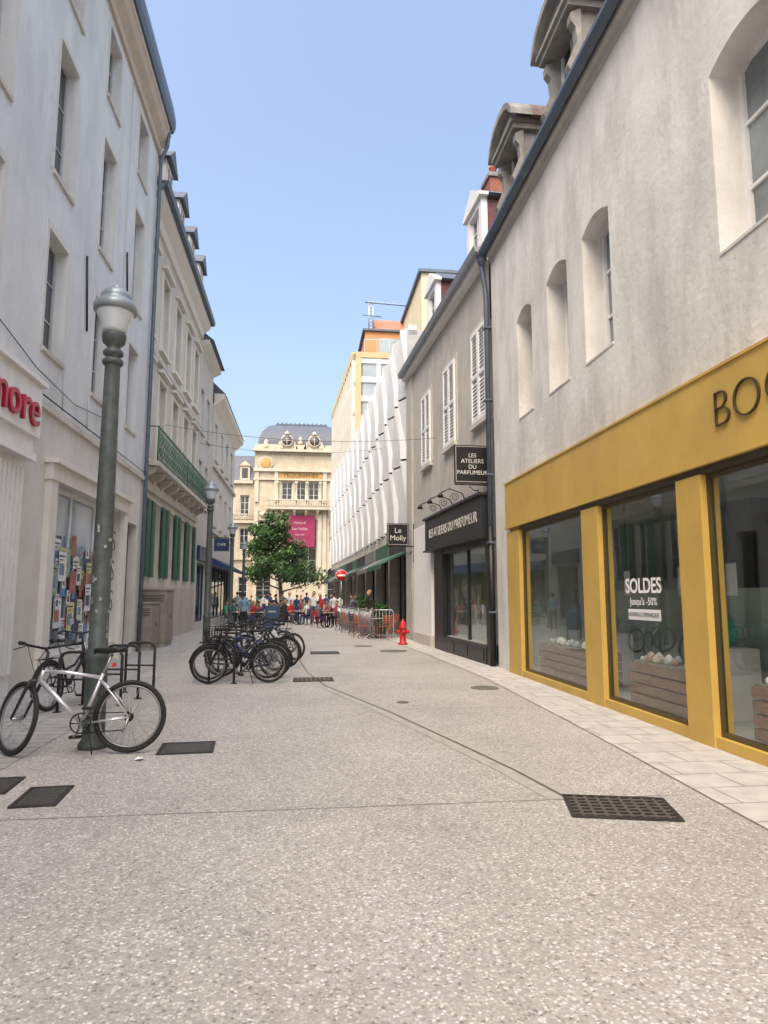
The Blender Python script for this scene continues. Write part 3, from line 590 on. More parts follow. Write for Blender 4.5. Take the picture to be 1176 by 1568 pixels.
# ------------------------------------------------------------------ Post office
Tp=lambda u,w,z:Vector((u-.6,80-w,z))
P=O("ornate_post_office",Tp)
st2=M("limestone_light",(.50,.45,.36),.85,.12,1,.3,5,stain=.5,stcol=(.34,.29,.21))
H=5.5
P.wall("facade",stone,-H,H,0,18.9,[(-.65-1.6,-.65-.3,12.9,15.2),(-.65,.65,12.9,15.2),(.95,2.25,12.9,15.2),(-2.1,2.1,3.0,11.4,.9),(-5.1,-3.3,1,5,.5),(3.3,5.1,1,5,.5),(-4.9,-3.5,7,10.5),(3.5,4.9,7,10.5)],.5)
for a in(-2.25,-.65,.95): P.window(a,a+1.3,12.9,15.2,-.4,white,gdark,2,3,.1)
P.window(-2.1,2.1,3,11.4,-.45,greyfr,gdark,4,6,.15,part="great_bay")
for a in(-5.1,3.3): P.window(a,a+1.8,1,5,-.4,greyfr,gdark,2,3,.1,part="ground_bays")
for a in(-4.9,3.5): P.window(a,a+1.4,7,10.5,-.4,greyfr,gdark,2,3,.1,part="side_windows")
for u in(-2.75,-.48,.80,2.4):
    P.lathe("window_columns",st2,[(.2,0),(.2,.15),(.14,.2),(.12,2.0),(.2,2.1),(.2,2.3)],(u+.0,.18,12.9),12)
for u in(-5.4,-3.1,2.7,5.0):
    P.box("pilasters",st2,u,u+.42,.002,.22,0,11.8);P.box("pilasters_upper",st2,u,u+.42,.002,.2,12.7,16.4)
for k in range(22): P.box("rustication_lines",M("joint_stone",(.24,.20,.15),.9),-H,-3.12,.002,.012,.6+k*.52,.64+k*.52)
P.box("arch_surround",st2,-2.6,-2.12,.002,.18,3,11.3);P.box("arch_surround",st2,2.12,2.6,.002,.18,3,11.3)
P.box("balcony_slab",st2,-4.0,4.0,.002,1.1,11.75,12.0)
for k in range(6): P.prism("balcony_consoles",st2,[(.002,11.74),(.95,11.74),(.85,11.5),(.3,11.2),(.002,10.8)],-3.6+k*1.38,-3.3+k*1.38)
P.box("balustrade_rail",st2,-4.0,4.0,.85,1.08,12.8,12.95)
for k in range(27): P.lathe("balusters",st2,[(.06,0),(.1,.25),(.05,.5),(.08,.8)],(-3.85+k*.296,.97,12.0),8)
P.box("entablature",st2,-H-.1,H+.1,.002,.35,16.4,16.75);P.box("entablature",st2,-H-.1,H+.1,.002,.25,15.35,15.55)
gold=M("mosaic_gold",(.45,.27,.09),.5,.3,10)
P.box("mosaic_band",gold,-2.6,2.6,.002,.06,15.6,16.3)
P.text("telegraphes_letters",M("letter_dark",(.08,.04,.02),.5),"TELEGRAPHES",Tp(0,.08,15.95),(1,0,0),(0,0,1),.66,.01,font_sx=1.0)
P.lathe("clock_medallion",gold,[(.65,0),(.65,.1),(.5,.14),(.004,.16)],(0,0,0),20,T=lambda a,b,c:Tp(-4.2+a,c+.1,17.4+b))
P.lathe("medallion_ring",st2,[(.95,0),(.95,.12),(.68,.12)],(0,0,0),20,T=lambda a,b,c:Tp(-4.2+a,c+.05,17.4+b))
P.prism("medallion_hood",st2,[(-5.3,16.8),(-3.1,16.8),(-3.1,18.2),(-3.5,18.9),(-4.2,19.4),(-4.9,18.9),(-5.3,18.2)],.002,.06,'w')
P.lathe("medallion_urn",st2,[(.2,0),(.45,.3),(.5,.6),(.2,.9),(.3,1.1),(.004,1.4)],(-4.2,.0,19.0),12)
for k in range(30): P.box("dentils",st2,-5.3+k*.36,-5.12+k*.36,.002,.3,18.55,18.75)
P.box("main_cornice",st2,-H-.2,H+.2,.002,.6,18.8,19.1)
for u0,u1 in((-5.5,-2.9),(-.6,.6),(2.9,5.5)): P.box("attic_parapet",st2,u0,u1,-.3,.3,19.1,19.7)
for u in(-2.4,-.1,2.4): P.lathe("attic_finials",st2,[(.25,0),(.35,.3),(.15,.6),(.25,.8),(.004,1.1)],(u,.1,19.1 if abs(u)>1 else 19.7),8)
prof=[(-.2,19.1),(-.45,20.4),(-.9,21.5),(-1.9,22.5),(-3.2,23.0)]
bmr=P.bm("mansard_roof",slate)
hw=[5.2,5.15,4.8,4.1,3.3]
lv=[bmr.verts.new(Tp(-h_,p[0],p[1])) for h_,p in zip(hw,prof)];rv=[bmr.verts.new(Tp(h_,p[0],p[1])) for h_,p in zip(hw,prof)]
lb=[bmr.verts.new(Tp(-h_,-8,p[1])) for h_,p in zip(hw,prof)];rb=[bmr.verts.new(Tp(h_,-8,p[1])) for h_,p in zip(hw,prof)]
for i in range(4):
    bmr.faces.new([lv[i],rv[i],rv[i+1],lv[i+1]]);bmr.faces.new([lv[i],lv[i+1],lb[i+1],lb[i]]);bmr.faces.new([rv[i],rb[i],rb[i+1],rv[i+1]])
bmr.faces.new([lv[4],rv[4],rb[4],lb[4]])
P.box("ridge_crest",zinc,-3.2,3.2,-3.4,-3.1,23.0,23.15)
for k in range(12): P.lathe("ridge_cresting",zinc,[(.06,0),(.1,.1),(.02,.2),(.004,.3)],(-3.0+k*.545,-3.25,23.15),6)
for u in(-1.7,1.6):
    P.lathe("oculus_frames",st2,[(.75,0),(.75,.3),(.58,.3),(.55,.1)],(0,0,0),20,T=lambda a,b,c,u=u:Tp(u+a,c+.1,20.2+b))
    P.lathe("oculus_glass",M("oculus_pane",(.12,.13,.15),.2),[(.59,0),(.004,.02)],(0,0,0),20,T=lambda a,b,c,u=u:Tp(u+a,c+.42,20.2+b))
    P.box("oculus_cross",st2,u-.03,u+.03,.45,.47,19.65,20.75);P.box("oculus_cross",st2,u-.55,u-.035,.45,.47,20.17,20.23);P.box("oculus_cross",st2,u+.035,u+.55,.45,.47,20.17,20.23)
    P.box("oculus_body",st2,u-1.0,u+1.0,-1.2,.12,19.1,20.1)
    P.prism("oculus_scrolls",st2,[(u-1.35,19.1),(u-.9,19.1),(u-.85,20.0),(u-1.1,19.7)],-.1,.3,'w');P.prism("oculus_scrolls",st2,[(u+1.35,19.1),(u+1.1,19.7),(u+.85,20.0),(u+.9,19.1)],-.1,.3,'w')
    P.lathe("oculus_crown",st2,[(.4,0),(.25,.25),(.004,.5)],(u,.2,20.95),8)
for u in(-4.3,4.3): P.lathe("cartouche",st2,[(.5,0),(.4,.2),(.004,.35)],(0,0,0),10,T=lambda a,b,c,u=u:Tp(u+a,c+.05,11.2+b*.8))
P.box("banner",M("banner_maroon",(.24,.02,.075),.7,.15,.5),-1.85,1.75,.25,.28,7.3,11.1)
for k,(tx,sz) in enumerate((("MARCHE",.36),("Les Halles",.45),("Dijon 2023",.25),("du 1er au 30",.22))): P.text("banner_text",M("banner_ink",(.5,.4,.42),.7),tx,Tp(0,.29,10.2-k*.7),(1,0,0),(0,0,1),sz,.002)
P.wall("wing_facade",stone,-16,-H,0,15.0,[(c,c+1.3,z,z+2.6) for c in(-14.8,-12,-9.2) for z in(1.2,7,11)]+[(-7.2,-6.1,z,z+2.6) for z in(1.2,7,11)],.4,w=-.8)
for c in(-14.8,-12,-9.2):
    for z in(1.2,7,11): P.window(c,c+1.3,z,z+2.6,-1.15,white,gdark,2,3,.1)
for z in(1.2,7,11): P.window(-7.2,-6.1,z,z+2.6,-1.15,white,gdark,2,3,.1)
P.box("wing_cornice",st2,-16,-H-.2,-.8,-.4,15,15.35);P.box("wing_band",st2,-16,-H,-.8,-.3,10.2,10.5);P.box("wing_band",st2,-16,-H,-.8,-.5,5.8,6.1)
for k in range(20): P.lathe("wing_balusters",st2,[(.06,0),(.1,.25),(.05,.5),(.08,.7)],(-9.5+k*.2,-.45,10.5),6)
P.box("wing_balustrade",st2,-9.6,-5.6,-.55,-.35,11.2,11.32)
P.prism("wing_roof",slate,[(-.7,15.35),(-1.9,18.6),(-5,19.3),(-9,15.35)],-16,-H)
for c in(-7.3,-10.5):
    P.box("wing_dormer",st2,c,c+1.2,-2,-.75,15.4,17.2);P.box("wing_dormer_glass",gdark,c+.25,c+.95,-.75,-.72,15.7,16.9);P.prism("wing_dormer_top",st2,[(c-.1,17.2),(c+.6,17.8),(c+1.3,17.2)],-2,-.6,'w')
P.wall("right_wing",stone,H,18,0,15,[],.2,w=-.8)
P.box("sides",stone,-16,-15.9,-12,-.9,0,15)
P.box("sides",stone,-H,-H+.05,-8,-.05,0,18.9);P.box("sides",stone,H-.05,H,-8,-.05,0,18.9)
P.finish()
# ------------------------------------------------------------------ street lamps
lglass=M("lamp_glass_frosted",(.55,.59,.63),.15,.05,3,spec=.8)
def lamp(x,y,detail=False):
    o=O("street_lamp")
    o.lathe("post",lampm,[(.15,0),(.15,.05),(.115,.1),(.11,.9),(.12,.92),(.12,.98),(.10,1.02),(.098,2.4),(.085,4.0),(.08,4.30),(.11,4.32),(.11,4.36),(.075,4.39),(.075,4.42),(.12,4.46),(.135,4.54),(.13,4.57)],(x,y,0),20)
    o.lathe("lantern_glass",lglass,[(.11,4.57),(.14,4.62),(.15,4.70),(.20,4.80),(.205,4.83)],(x,y,0),24)
    o.lathe("lantern_cap",M("lamp_cap_grey",(.26,.30,.33),.35,.1,5,metal=.3),[(.20,4.825),(.235,4.83),(.238,4.90),(.22,4.93),(.17,4.97),(.165,4.99),(.17,5.01),(.155,5.05),(.13,5.08),(.06,5.10),(.055,5.13),(.03,5.16),(.003,5.17)],(x,y,0),24)
    o.lathe("neck_ring",lampm,[(.10,4.20),(.115,4.22),(.115,4.25),(.10,4.27)],(x,y,0),16)
    if detail:
        for i in range(14):
            a=-2.6+rnd.random()*2.2;z=1.05+rnd.random()*1.3;r=.1035;hh=.03+rnd.random()*.06;aa=.2+rnd.random()*.25
            for k in range(4):
                t0=a+aa*k/4;t1=a+aa*(k+1)/4
                o.poly("sticker_%d"%(i%2),M("sticker_%d"%(i%2),[(.35,.35,.33),(.22,.23,.25)][i%2],.6,.6,30),[(x+r*math.cos(t0),y+r*math.sin(t0),z),(x+r*math.cos(t1),y+r*math.sin(t1),z),(x+r*math.cos(t1),y+r*math.sin(t1),z+hh),(x+r*math.cos(t0),y+r*math.sin(t0),z+hh)])
    o.finish()
lamp(-2.2,7.63,detail=True)
for x,y in((-2.92,21),(-3.5,33),(-3.9,44)): lamp(x,y)
# ------------------------------------------------------------------ bicycles
def bike(x,y,ang,fm,steer=0,lean=0,basket=False,fenders=False,city=False,scale=1,name="parked_bicycle",light=None):
    ca,sa=math.cos(ang),math.sin(ang);cl,sl=math.cos(lean),math.sin(lean)
    def Tb(a,b,z):
        a*=scale;b*=scale;z*=scale
        b2=b*cl+z*sl;z2=z*cl-b*sl
        return Vector((x+a*ca-b2*sa,y+a*sa+b2*ca,z2+.003))
    hx=.86;cs,ss=math.cos(steer),math.sin(steer)
    def Ts(a,b,z):
        q=a-hx-(.62-z)*.25
        return Tb(a-q+q*cs-b*ss,q*ss+b*cs,z)
    o=O(name,Tb)
    R=.335
    for T_,c in((Tb,0.0),(Ts,1.08)):
        N_=32
        ring=lambda r:[(c+r*math.cos(2*math.pi*i/N_),0,R+.005+r*math.sin(2*math.pi*i/N_)) for i in range(N_)]
        o.tube("tyres",rubber,ring(R-.022),.024,8,T_,True);o.tube("rims",M("rim_alu",(.25,.25,.26),.4,metal=.6),ring(R-.055),.012,6,T_,True)
        for i in range(24):
            t=2*math.pi*i/24;sd=.03 if i%2 else -.03;t2=t+(.25 if i%4<2 else -.25)
            o.tube("spokes",steel,[(c+.02*math.cos(t2),sd,R+.02*math.sin(t2)),(c+(R-.06)*math.cos(t),0,R+(R-.06)*math.sin(t))],.0018,4,T_)
        o.tube("hubs",steel,[(c,-.055,R),(c,.055,R)],.022,10,T_)
        if fenders:
            rg=range(10,150,12) if c else range(40,200,12)
            fr=[(c+(R+.02)*math.cos(t),0,R+(R+.02)*math.sin(t)) for t in[math.radians(v) for v in rg]]
            o.tube("fenders",black,fr,.02,5,T_)
    BB=(.43,0,.29);st=(.27,0,.74);ht=(.80,0,.80 if not city else .84);hb=(.84,0,.66)
    tr=.019
    o.tube("frame",fm,[BB,(hb[0]-.01,0,hb[2]+.02)],.025,10)
    if city: o.tube("frame",fm,[(.32,0,.52),(.6,0,.58),(.81,0,.76)],tr,10)
    else: o.tube("frame",fm,[(.28,0,.70),(.6,0,.755),(.81,0,.77)],tr,10)
    o.tube("frame",fm,[BB,st],tr,10);o.tube("frame",fm,[ht,hb],.025,10)
    fd=M("fork_dark",(.03,.03,.035),.4)
    for sd in(-.06,.06):
        o.tube("frame",fm,[(0,sd,R),(.36,sd*.5,.29)],.011,8);o.tube("frame",fm,[(0,sd,R),(.12,sd,.5),(.29,sd*.3,.68)],.010,8)
        o.tube("fork",fd,[(1.08,sd,R),(.93,sd,.62),(.88,sd,.68)],[.013,.018,.02],8,Ts)
    o.tube("fork",fd,[(.88,-.065,.68),(.88,.065,.68)],.018,8,Ts)
    o.tube("seatpost",steel,[st,(.20,0,.92)],.014,8)
    bmS=o.bm("saddle",black,True);prev=None
    for a,w,zz in((-.0,.02,.945),(.03,.075,.965),(.10,.08,.96),(.18,.045,.95),(.28,.02,.955),(.31,.008,.945)):
        ringv=[bmS.verts.new(Tb(a+.06,w*math.cos(t),zz+.028*math.sin(t))) for t in[2*math.pi*i/10 for i in range(10)]]
        if prev:
            for i in range(10): bmS.faces.new([prev[i],prev[(i+1)%10],ringv[(i+1)%10],ringv[i]])
        else: bmS.faces.new(ringv)
        prev=ringv
    bmS.faces.new(prev)
    hz=.98 if not city else 1.03
    o.tube("stem",black,[(.80,0,.78),(.785,0,hz-.04),(.85,0,hz)],.015,8,Ts)
    o.tube("handlebar",black,([( .76,-.30,hz+.05),(.83,-.18,hz+.03),(.86,0,hz),(.83,.18,hz+.03),(.76,.30,hz+.05)] if not city else [(.62,-.28,hz+.02),(.74,-.26,hz+.05),(.84,-.12,hz+.02),(.85,0,hz),(.84,.12,hz+.02),(.74,.26,hz+.05),(.62,.28,hz+.02)]),.013,8,Ts)
    for sd in(-1,1):
        o.tube("grips",black,[((.79 if not city else .70),sd*(.24 if not city else .27),hz+.045),((.755 if not city else .60),sd*(.31 if not city else .28),hz+(.052 if not city else .02))],.019,8,Ts)
        o.tube("brake_levers",black,[(.86,sd*.2,hz+.02),(.88,sd*.26,hz-.0),(.85,sd*.3,hz-.01)],.006,5,Ts)
        o.tube("brake_cables",black,[(.86,sd*.2,hz+.02),(.98,sd*.12,hz+.05),(1.0,sd*.04,hz-.1),(.92,0,.72)],.004,4,Ts)
    o.tube("crank",steel,[(.43,-.07,.29),(.43,.07,.29)],.02,8)
    sgn=1 if light else -1
    ringc=[(.43+.09*math.cos(2*math.pi*i/20),sgn*.055,.29+.09*math.sin(2*math.pi*i/20)) for i in range(20)]
    o.tube("chainring",black,ringc,.008,5,closed=True)
    for i in range(5):
        t=2*math.pi*i/5;o.tube("chainring",black,[(.43,sgn*.055,.29),(.43+.085*math.cos(t),sgn*.055,.29+.085*math.sin(t))],.006,4)
    o.tube("chain",black,[(.43,sgn*.055,.38),(.0,sgn*.05,R+.045)],.006,5);o.tube("chain",black,[(.43,sgn*.055,.20),(.04,sgn*.05,.22),(.0,sgn*.05,.29)],.006,5)
    o.tube("sprocket",black,[(0,sgn*.055,R),(0,sgn*.03,R)],.045,14)
    o.tube("derailleur",steel,[(0,sgn*.055,R),(.03,sgn*.06,.24),(.05,sgn*.055,.2)],.012,6)
    o.tube("crank",steel,[(.43,-.07,.29),(.52,-.085,.15)],.011,6);o.tube("crank",steel,[(.43,.07,.29),(.34,.085,.43)],.011,6)
    o.box("pedals",black,.47,.57,-.19,-.10,.135,.16);o.box("pedals",black,.29,.39,.10,.19,.42,.445)
    if light: o.box("reflector",red,.16,.19,-.02,.02,.80,.84)
    if basket:
        for z,r in((.78,.15),(.86,.165),(.94,.18),(1.02,.19)):
            o.tube("basket",black,[(1.02+r*math.cos(t)*.9,r*1.1*math.sin(t),z) for t in[2*math.pi*i/16 for i in range(16)]],.006,5,Ts,True)
        for i in range(20):
            t=2*math.pi*i/20;o.tube("basket",black,[(1.02+.15*math.cos(t)*.9,.165*math.sin(t),.78),(1.02+.19*math.cos(t)*.9,.21*math.sin(t),1.02)],.005,4,Ts)
        for i in range(-3,4): o.tube("basket",black,[(1.02-.13,i*.04,.78),(1.02+.13,i*.04,.78)],.005,4,Ts)
    if city:
        o.tube("rear_rack",black,[(-.2,-.06,.72),(.2,-.06,.72)],.007,5);o.tube("rear_rack",black,[(-.2,.06,.72),(.2,.06,.72)],.007,5)
        for q in(-.2,-.05,.1): o.tube("rear_rack",black,[(q,-.06,.72),(q,.06,.72)],.006,5)
        for sd in(-.06,.06): o.tube("rear_rack",black,[(0,sd,R),(-.12,sd,.72)],.006,5)
    o.tube("kickstand",black,[(.36,.05,.28),(.28,.17,.02)],.008,5)
    o.finish()
pi=math.pi
bike(-1.76,7.30,pi+.03,silver,steer=-.75,lean=-.08,light=True,scale=1.08)
dk=M("bike_dark",(.02,.022,.03),.35,metal=.3);wh=M("bike_white",(.6,.6,.6),.35);bl=M("bike_blue",(.03,.06,.15),.35)
bike(-.62,12.75,pi+.02,dk,steer=.2,lean=.06,basket=True,fenders=True,city=True)
bike(-1.75,13.15,.25,dk,steer=-.3,lean=-.05,fenders=True,city=True)
bike(-.55,13.55,pi-.25,bl,steer=.2,lean=.05,fenders=True)
bike(-1.6,14.3,.35,dk,steer=.3,lean=-.05,city=True,fenders=True)
bike(-.35,15.4,pi-.5,wh,steer=.1,lean=.05,city=True,fenders=True,basket=True)
bike(-.2,17.0,pi-.7,dk,steer=-.2,lean=.06)
bike(-.5,18.2,pi-.3,wh,steer=.3,lean=.04,city=True)
bike(-3.5,10.0,1.3,dk,steer=.4,lean=.05,city=True,fenders=True)
def hoop(x0,y0,x1,y1,h=.85,name="bike_rack_hoop"):
    o=O(name);v=Vector((x1-x0,y1-y0));
    o.tube("hoop",castiron,[(x0,y0,0),(x0,y0,h-.1),(x0+v.x*.08,y0+v.y*.08,h-.02),(x0+v.x*.2,y0+v.y*.2,h),(x0+v.x*.8,y0+v.y*.8,h),(x0+v.x*.92,y0+v.y*.92,h-.02),(x1,y1,h-.1),(x1,y1,0)],.022,8)
    o.tube("mid_bar",castiron,[(x0,y0,.45),(x1,y1,.45)],.014,6)
    for a in((x0,y0),(x1,y1)): o.lathe("foot",castiron,[(.06,.005),(.06,.015),(.03,.02)],(a[0],a[1],0),10)
    o.finish()
for k in range(4): hoop(-3.35+k*.14,9.9+k*.62,-2.75+k*.1,9.8+k*.62,.82)
for k in range(3): hoop(-1.7+k*.02,12.7+k*1.2,-1.25+k*.02,12.7+k*1.2,.85)
# ------------------------------------------------------------------ cabinets
cabm=M("cabinet_brown_grey",(.24,.215,.185),.6,.15,5,stain=.3)
def cabinet(y0,y1,h,wd):
    o=O("utility_cabinet");o.box("plinth",M("concrete_grey",(.3,.3,.29),.9),-5.08,-5.08+wd-.02,y0+.02,y1-.02,0,.12)
    o.box("body",cabm,-5.08,-5.08+wd,y0,y1,.12,h);o.box("lid",cabm,-5.09,-5.08+wd+.03,y0-.03,y1+.03,h,h+.06)
    ym=(y0+y1)/2
    o.box("door_left",cabm,-5.08+wd,-5.08+wd+.012,y0+.03,ym-.01,.18,h-.05);o.box("door_right",cabm,-5.08+wd,-5.08+wd+.012,ym+.01,y1-.03,.18,h-.05)
    for k in range(5): o.box("vents",black,-5.08+.06,-5.08+wd-.06,y0-.004,y0-.001,h-.15-k*.05,h-.13-k*.05)
    o.box("handle",black,-5.08+wd+.012,-5.08+wd+.03,ym+.03,ym+.06,h*.5,h*.5+.12);o.finish(.008)
cabinet(20.5,21.5,1.35,.65);cabinet(21.7,22.9,1.75,.8)
# ------------------------------------------------------------------ hydrant
hy=O("fire_hydrant")
hx,hyy=3.25,22.0
hy.lathe("body",red,[(.16,0),(.16,.05),(.11,.07),(.10,.5),(.125,.52),(.125,.58),(.11,.6),(.105,.68),(.07,.75),(.03,.78),(.03,.83),(.004,.84)],(hx,hyy,0),16)
for sx,sy in((-1,0),(1,0),(0,-1)):
    hy.tube("outlets",red,[(hx+sx*.08,hyy+sy*.08,.42),(hx+sx*.18,hyy+sy*.18,.42)],.055,12);hy.tube("outlet_caps",red,[(hx+sx*.18,hyy+sy*.18,.42),(hx+sx*.21,hyy+sy*.21,.42)],.065,8)
hy.finish()
# ------------------------------------------------------------------ barriers
def barrier(x0,y0,x1,y1):
    o=O("crowd_barrier");v=Vector((x1-x0,y1-y0));L_=v.length;d_=v/L_
    Tq=lambda u,w,z:Vector((x0+d_.x*u-d_.y*w,y0+d_.y*u+d_.x*w,z))
    o.tube("frame",steel,[(0,0,.18),(0,0,1.0),(.08,0,1.08),(L_-.08,0,1.08),(L_,0,1.0),(L_,0,.18),(.04,0,.18)],.02,8,Tq)
    k=.12
    while k<L_-.05: o.tube("bars",steel,[(k,0,.18),(k,0,1.08)],.009,5,Tq);k+=.12
    for u in(.25,L_-.25): o.tube("feet",steel,[(u,-.28,.01),(u,-.2,.04),(u,0,.18),(u,.2,.04),(u,.28,.01)],.015,6,Tq)
    o.finish()
for a in((1.75,31.6,1.95,29.4),(1.97,29.2,2.2,27.0),(2.22,26.8,2.45,24.6),(2.5,24.4,3.25,24.3),(1.7,33.9,1.75,31.8)): barrier(*a)
# ------------------------------------------------------------------ chairs and tables
def chair(x,y,ang,m):
    ca,sa=math.cos(ang),math.sin(ang);Tc=lambda a,b,z:Vector((x+a*ca-b*sa,y+a*sa+b*ca,z));o=O("terrace_chair",Tc)
    for a in(-.19,.19): o.tube("legs",m,[(a,.2,0),(a*.95,.18,.45)],.013,6);o.tube("legs",m,[(a,-.24,0),(a*.95,-.19,.45),(a*.9,-.27,.88)],.013,6)
    for k in range(6): o.box("seat_slats",m,-.2,.2,-.19+k*.066,-.19+k*.066+.05,.45,.465)
    for k in range(4):
        z=.58+k*.08;q=-.19-(z-.45)*.19;o.box("back_slats",m,-.19,.19,q-.01,q+.005,z,z+.055)
    o.finish()
def table(x,y,m):
    o=O("bistro_table");o.lathe("top",m,[(.34,.72),(.35,.73),(.35,.745),(.004,.745)],(x,y,0),20);o.lathe("column",black,[(.22,0),(.2,.03),(.03,.05),(.03,.72)],(x,y,0),12);o.finish()
chred=M("chair_red",(.40,.03,.025),.45);chor=M("chair_orange",(.42,.11,.05),.45);tbl=M("table_top_grey",(.3,.3,.3),.4);chdk=M("chair_dark",(.04,.04,.045),.5)
for x,y,cm in((2.75,25.6,chor),(2.7,27.6,chdk),(2.5,29.6,chor),(2.35,31.6,chdk)):
    table(x,y,tbl)
    for q in range(4): chair(x+.62*math.cos(q*pi/2+.4),y+.62*math.sin(q*pi/2+.4),q*pi/2+.4+pi/2,cm)
for px,py,pr in((3.05,26.6,.4),(2.9,30.6,.5),(2.75,34,.5)):
    o=O("potted_plant");o.lathe("pot",M("pot_clay",(.12,.1,.09),.7),[(.18,0),(.26,.45),(.28,.45),(.28,.5),(.004,.48)],(px,py,0),14)
    lf=M("plant_leaf",(.05,.12,.03),.6,.4,3);rp_=random.Random(int(py*10));b_=o.bm("leaves",lf)
    for k in range(260):
        q=Vector((rp_.gauss(0,1),rp_.gauss(0,1),rp_.gauss(0,1))).normalized()*pr*rp_.random()**.5;c_=Vector((px,py,.5+pr*1.1))+Vector((q.x*.8,q.y*.8,q.z*1.2))
        n_=Vector((rp_.gauss(0,1),rp_.gauss(0,1),rp_.gauss(0,1))).normalized();t_=n_.orthogonal().normalized();s_=n_.cross(t_)
        b_.faces.new([b_.verts.new(c_+v) for v in(t_*.09,s_*.04,-t_*.09,-s_*.04)])
    o.tube("stem",M("bark",(.10,.075,.055),.9,.3,8,.6,20),[(px,py,.4),(px,py,.5+pr)],.02,6);o.finish()
# ------------------------------------------------------------------ people
skinm=[M("skin_a",(.50,.30,.21),.6,.05),M("skin_b",(.32,.18,.11),.6,.05)]
def make_template(kind):
    J={}
    if kind=='sit':
        z0=.50
        J=dict(p=(0,0,z0,.13),s=(0,-.02,z0+.2,.125),c=(0,-.03,z0+.38,.14),n=(0,.0,z0+.54,.06),h=(0,.02,z0+.62,.055))
        for sgn,k in((-1,'l'),(1,'r')):
            J.update({k+'sh':(sgn*.17,-.02,z0+.46,.06),k+'el':(sgn*.24,.06,z0+.2,.045),k+'wr':(sgn*.16,.30,z0+.22,.032),k+'ha':(sgn*.13,.38,z0+.24,.03),
              k+'hi':(sgn*.09,.03,z0-.0,.095),k+'kn':(sgn*.12,.43,z0-.02,.065),k+'an':(sgn*.12,.42,.10,.042),k+'to':(sgn*.13,.56,.04,.035)})
    else:
        st=.22 if kind=='walk' else 0
        J=dict(p=(0,0,.96,.125),s=(0,0,1.12,.115),c=(0,0,1.30,.135),n=(0,.0,1.47,.058),h=(0,.015,1.55,.052))
        for sgn,k in((-1,'l'),(1,'r')):
            f=st*sgn
            J.update({k+'sh':(sgn*.175,0,1.40,.058),k+'el':(sgn*.225,-f*.6,1.12,.042),k+'wr':(sgn*.22,-f*1.2+.06,.88,.030),k+'ha':(sgn*.215,-f*1.3+.08,.79,.028),
              k+'hi':(sgn*.085,0,.90,.10),k+'kn':(sgn*.10,f*.8+.03*(f!=0),.50,.062),k+'an':(sgn*.10,f*1.3-.04*(f!=0),.09,.042),k+'to':(sgn*.115,f*1.3+.14-.04*(f!=0),.04,.034)})
    keys=list(J);ed=[('p','s'),('s','c'),('c','n'),('n','h')]
    mid={('p','s'):1,('s','c'):1,('c','n'):1,('n','h'):0}
    for k in'lr':
        for a,b,m in(('c',k+'sh',1),(k+'sh',k+'el',1),(k+'el',k+'wr',0),(k+'wr',k+'ha',0),('p',k+'hi',2),(k+'hi',k+'kn',2),(k+'kn',k+'an',2),(k+'an',k+'to',4)): ed.append((a,b));mid[(a,b)]=m
    me=bpy.data.meshes.new("sk");me.from_pydata([J[k][:3] for k in keys],[(keys.index(a),keys.index(b)) for a,b in ed],[])
    ob=bpy.data.objects.new("sk",me);COL.objects.link(ob)
    ob.modifiers.new("s",'SKIN')
    for i,k in enumerate(keys):
        sv=me.skin_vertices[0].data[i];r=J[k][3];sv.radius=(r*(1.25 if k in('p','c','s') else 1),r*(.85 if k in('p','c','s') else 1));sv.use_root=(k=='p')
    sb=ob.modifiers.new("ss",'SUBSURF');sb.levels=1
    bpy.context.view_layer.update();dg=bpy.context.evaluated_depsgraph_get()
    m2=bpy.data.meshes.new_from_object(ob.evaluated_get(dg));bpy.data.objects.remove(ob)
    m2.materials.clear()
    for i in range(5): m2.materials.append(M("person_slot_%d"%i,(.3,.3,.3)))
    bm=bmesh.new();bm.from_mesh(m2)
    def segd(p,a,b):
        a=Vector(a);b=Vector(b);t=max(0,min(1,(p-a).dot(b-a)/(b-a).length_squared));return (p-(a+(b-a)*t)).length
    for f in bm.faces:
        c=f.calc_center_median();best=min(ed,key=lambda e:segd(c,J[e[0]][:3],J[e[1]][:3])-.5*J[e[0]][3]);f.material_index=mid[best];f.smooth=True
    for sgn,k in((-1,'l'),(1,'r')):
        hb0=Vector(J[k+'ha'][:3]);wd=(hb0-Vector(J[k+'wr'][:3])).normalized();sd=Vector((0,1,0)) if kind!='sit' else Vector((1,0,0))
        for q,(of,ln) in enumerate(((-.027,.055),(-.009,.068),(.009,.072),(.027,.062),(.038,.04))):
            p0=hb0+sd*of;dr=(wd if q<4 else (wd+sd*.8).normalized());pts=[p0,p0+dr*ln*.55,p0+dr*ln+Vector((-sgn*.012,0,0))]
            rings=[]
            for pt,rr in zip(pts,(.010,.009,.006)):
                x_=dr.orthogonal().normalized();y_=dr.cross(x_);rings.append([bm.verts.new(pt+(x_*math.cos(t)+y_*math.sin(t))*rr) for t in[2*math.pi*i/6 for i in range(6)]])
            for A_,B_ in zip(rings,rings[1:]):
                for i in range(6): f=bm.faces.new([A_[i],A_[(i+1)%6],B_[(i+1)%6],B_[i]]);f.material_index=0
            f=bm.faces.new(rings[-1]);f.material_index=0
    h=Vector(J['h'][:3])+Vector((0,.015,.09))
    def blob(sx,sy,sz,off,mi):
        r=bmesh.ops.create_uvsphere(bm,u_segments=14,v_segments=10,radius=1)
        fs=set()
        for v in r['verts']:
            v.co=Vector((v.co.x*sx*(1-.18*max(0,-v.co.z)),v.co.y*sy,v.co.z*sz))+h+Vector(off)
            fs|=set(v.link_faces)
        for f in fs: f.material_index=mi;f.smooth=True
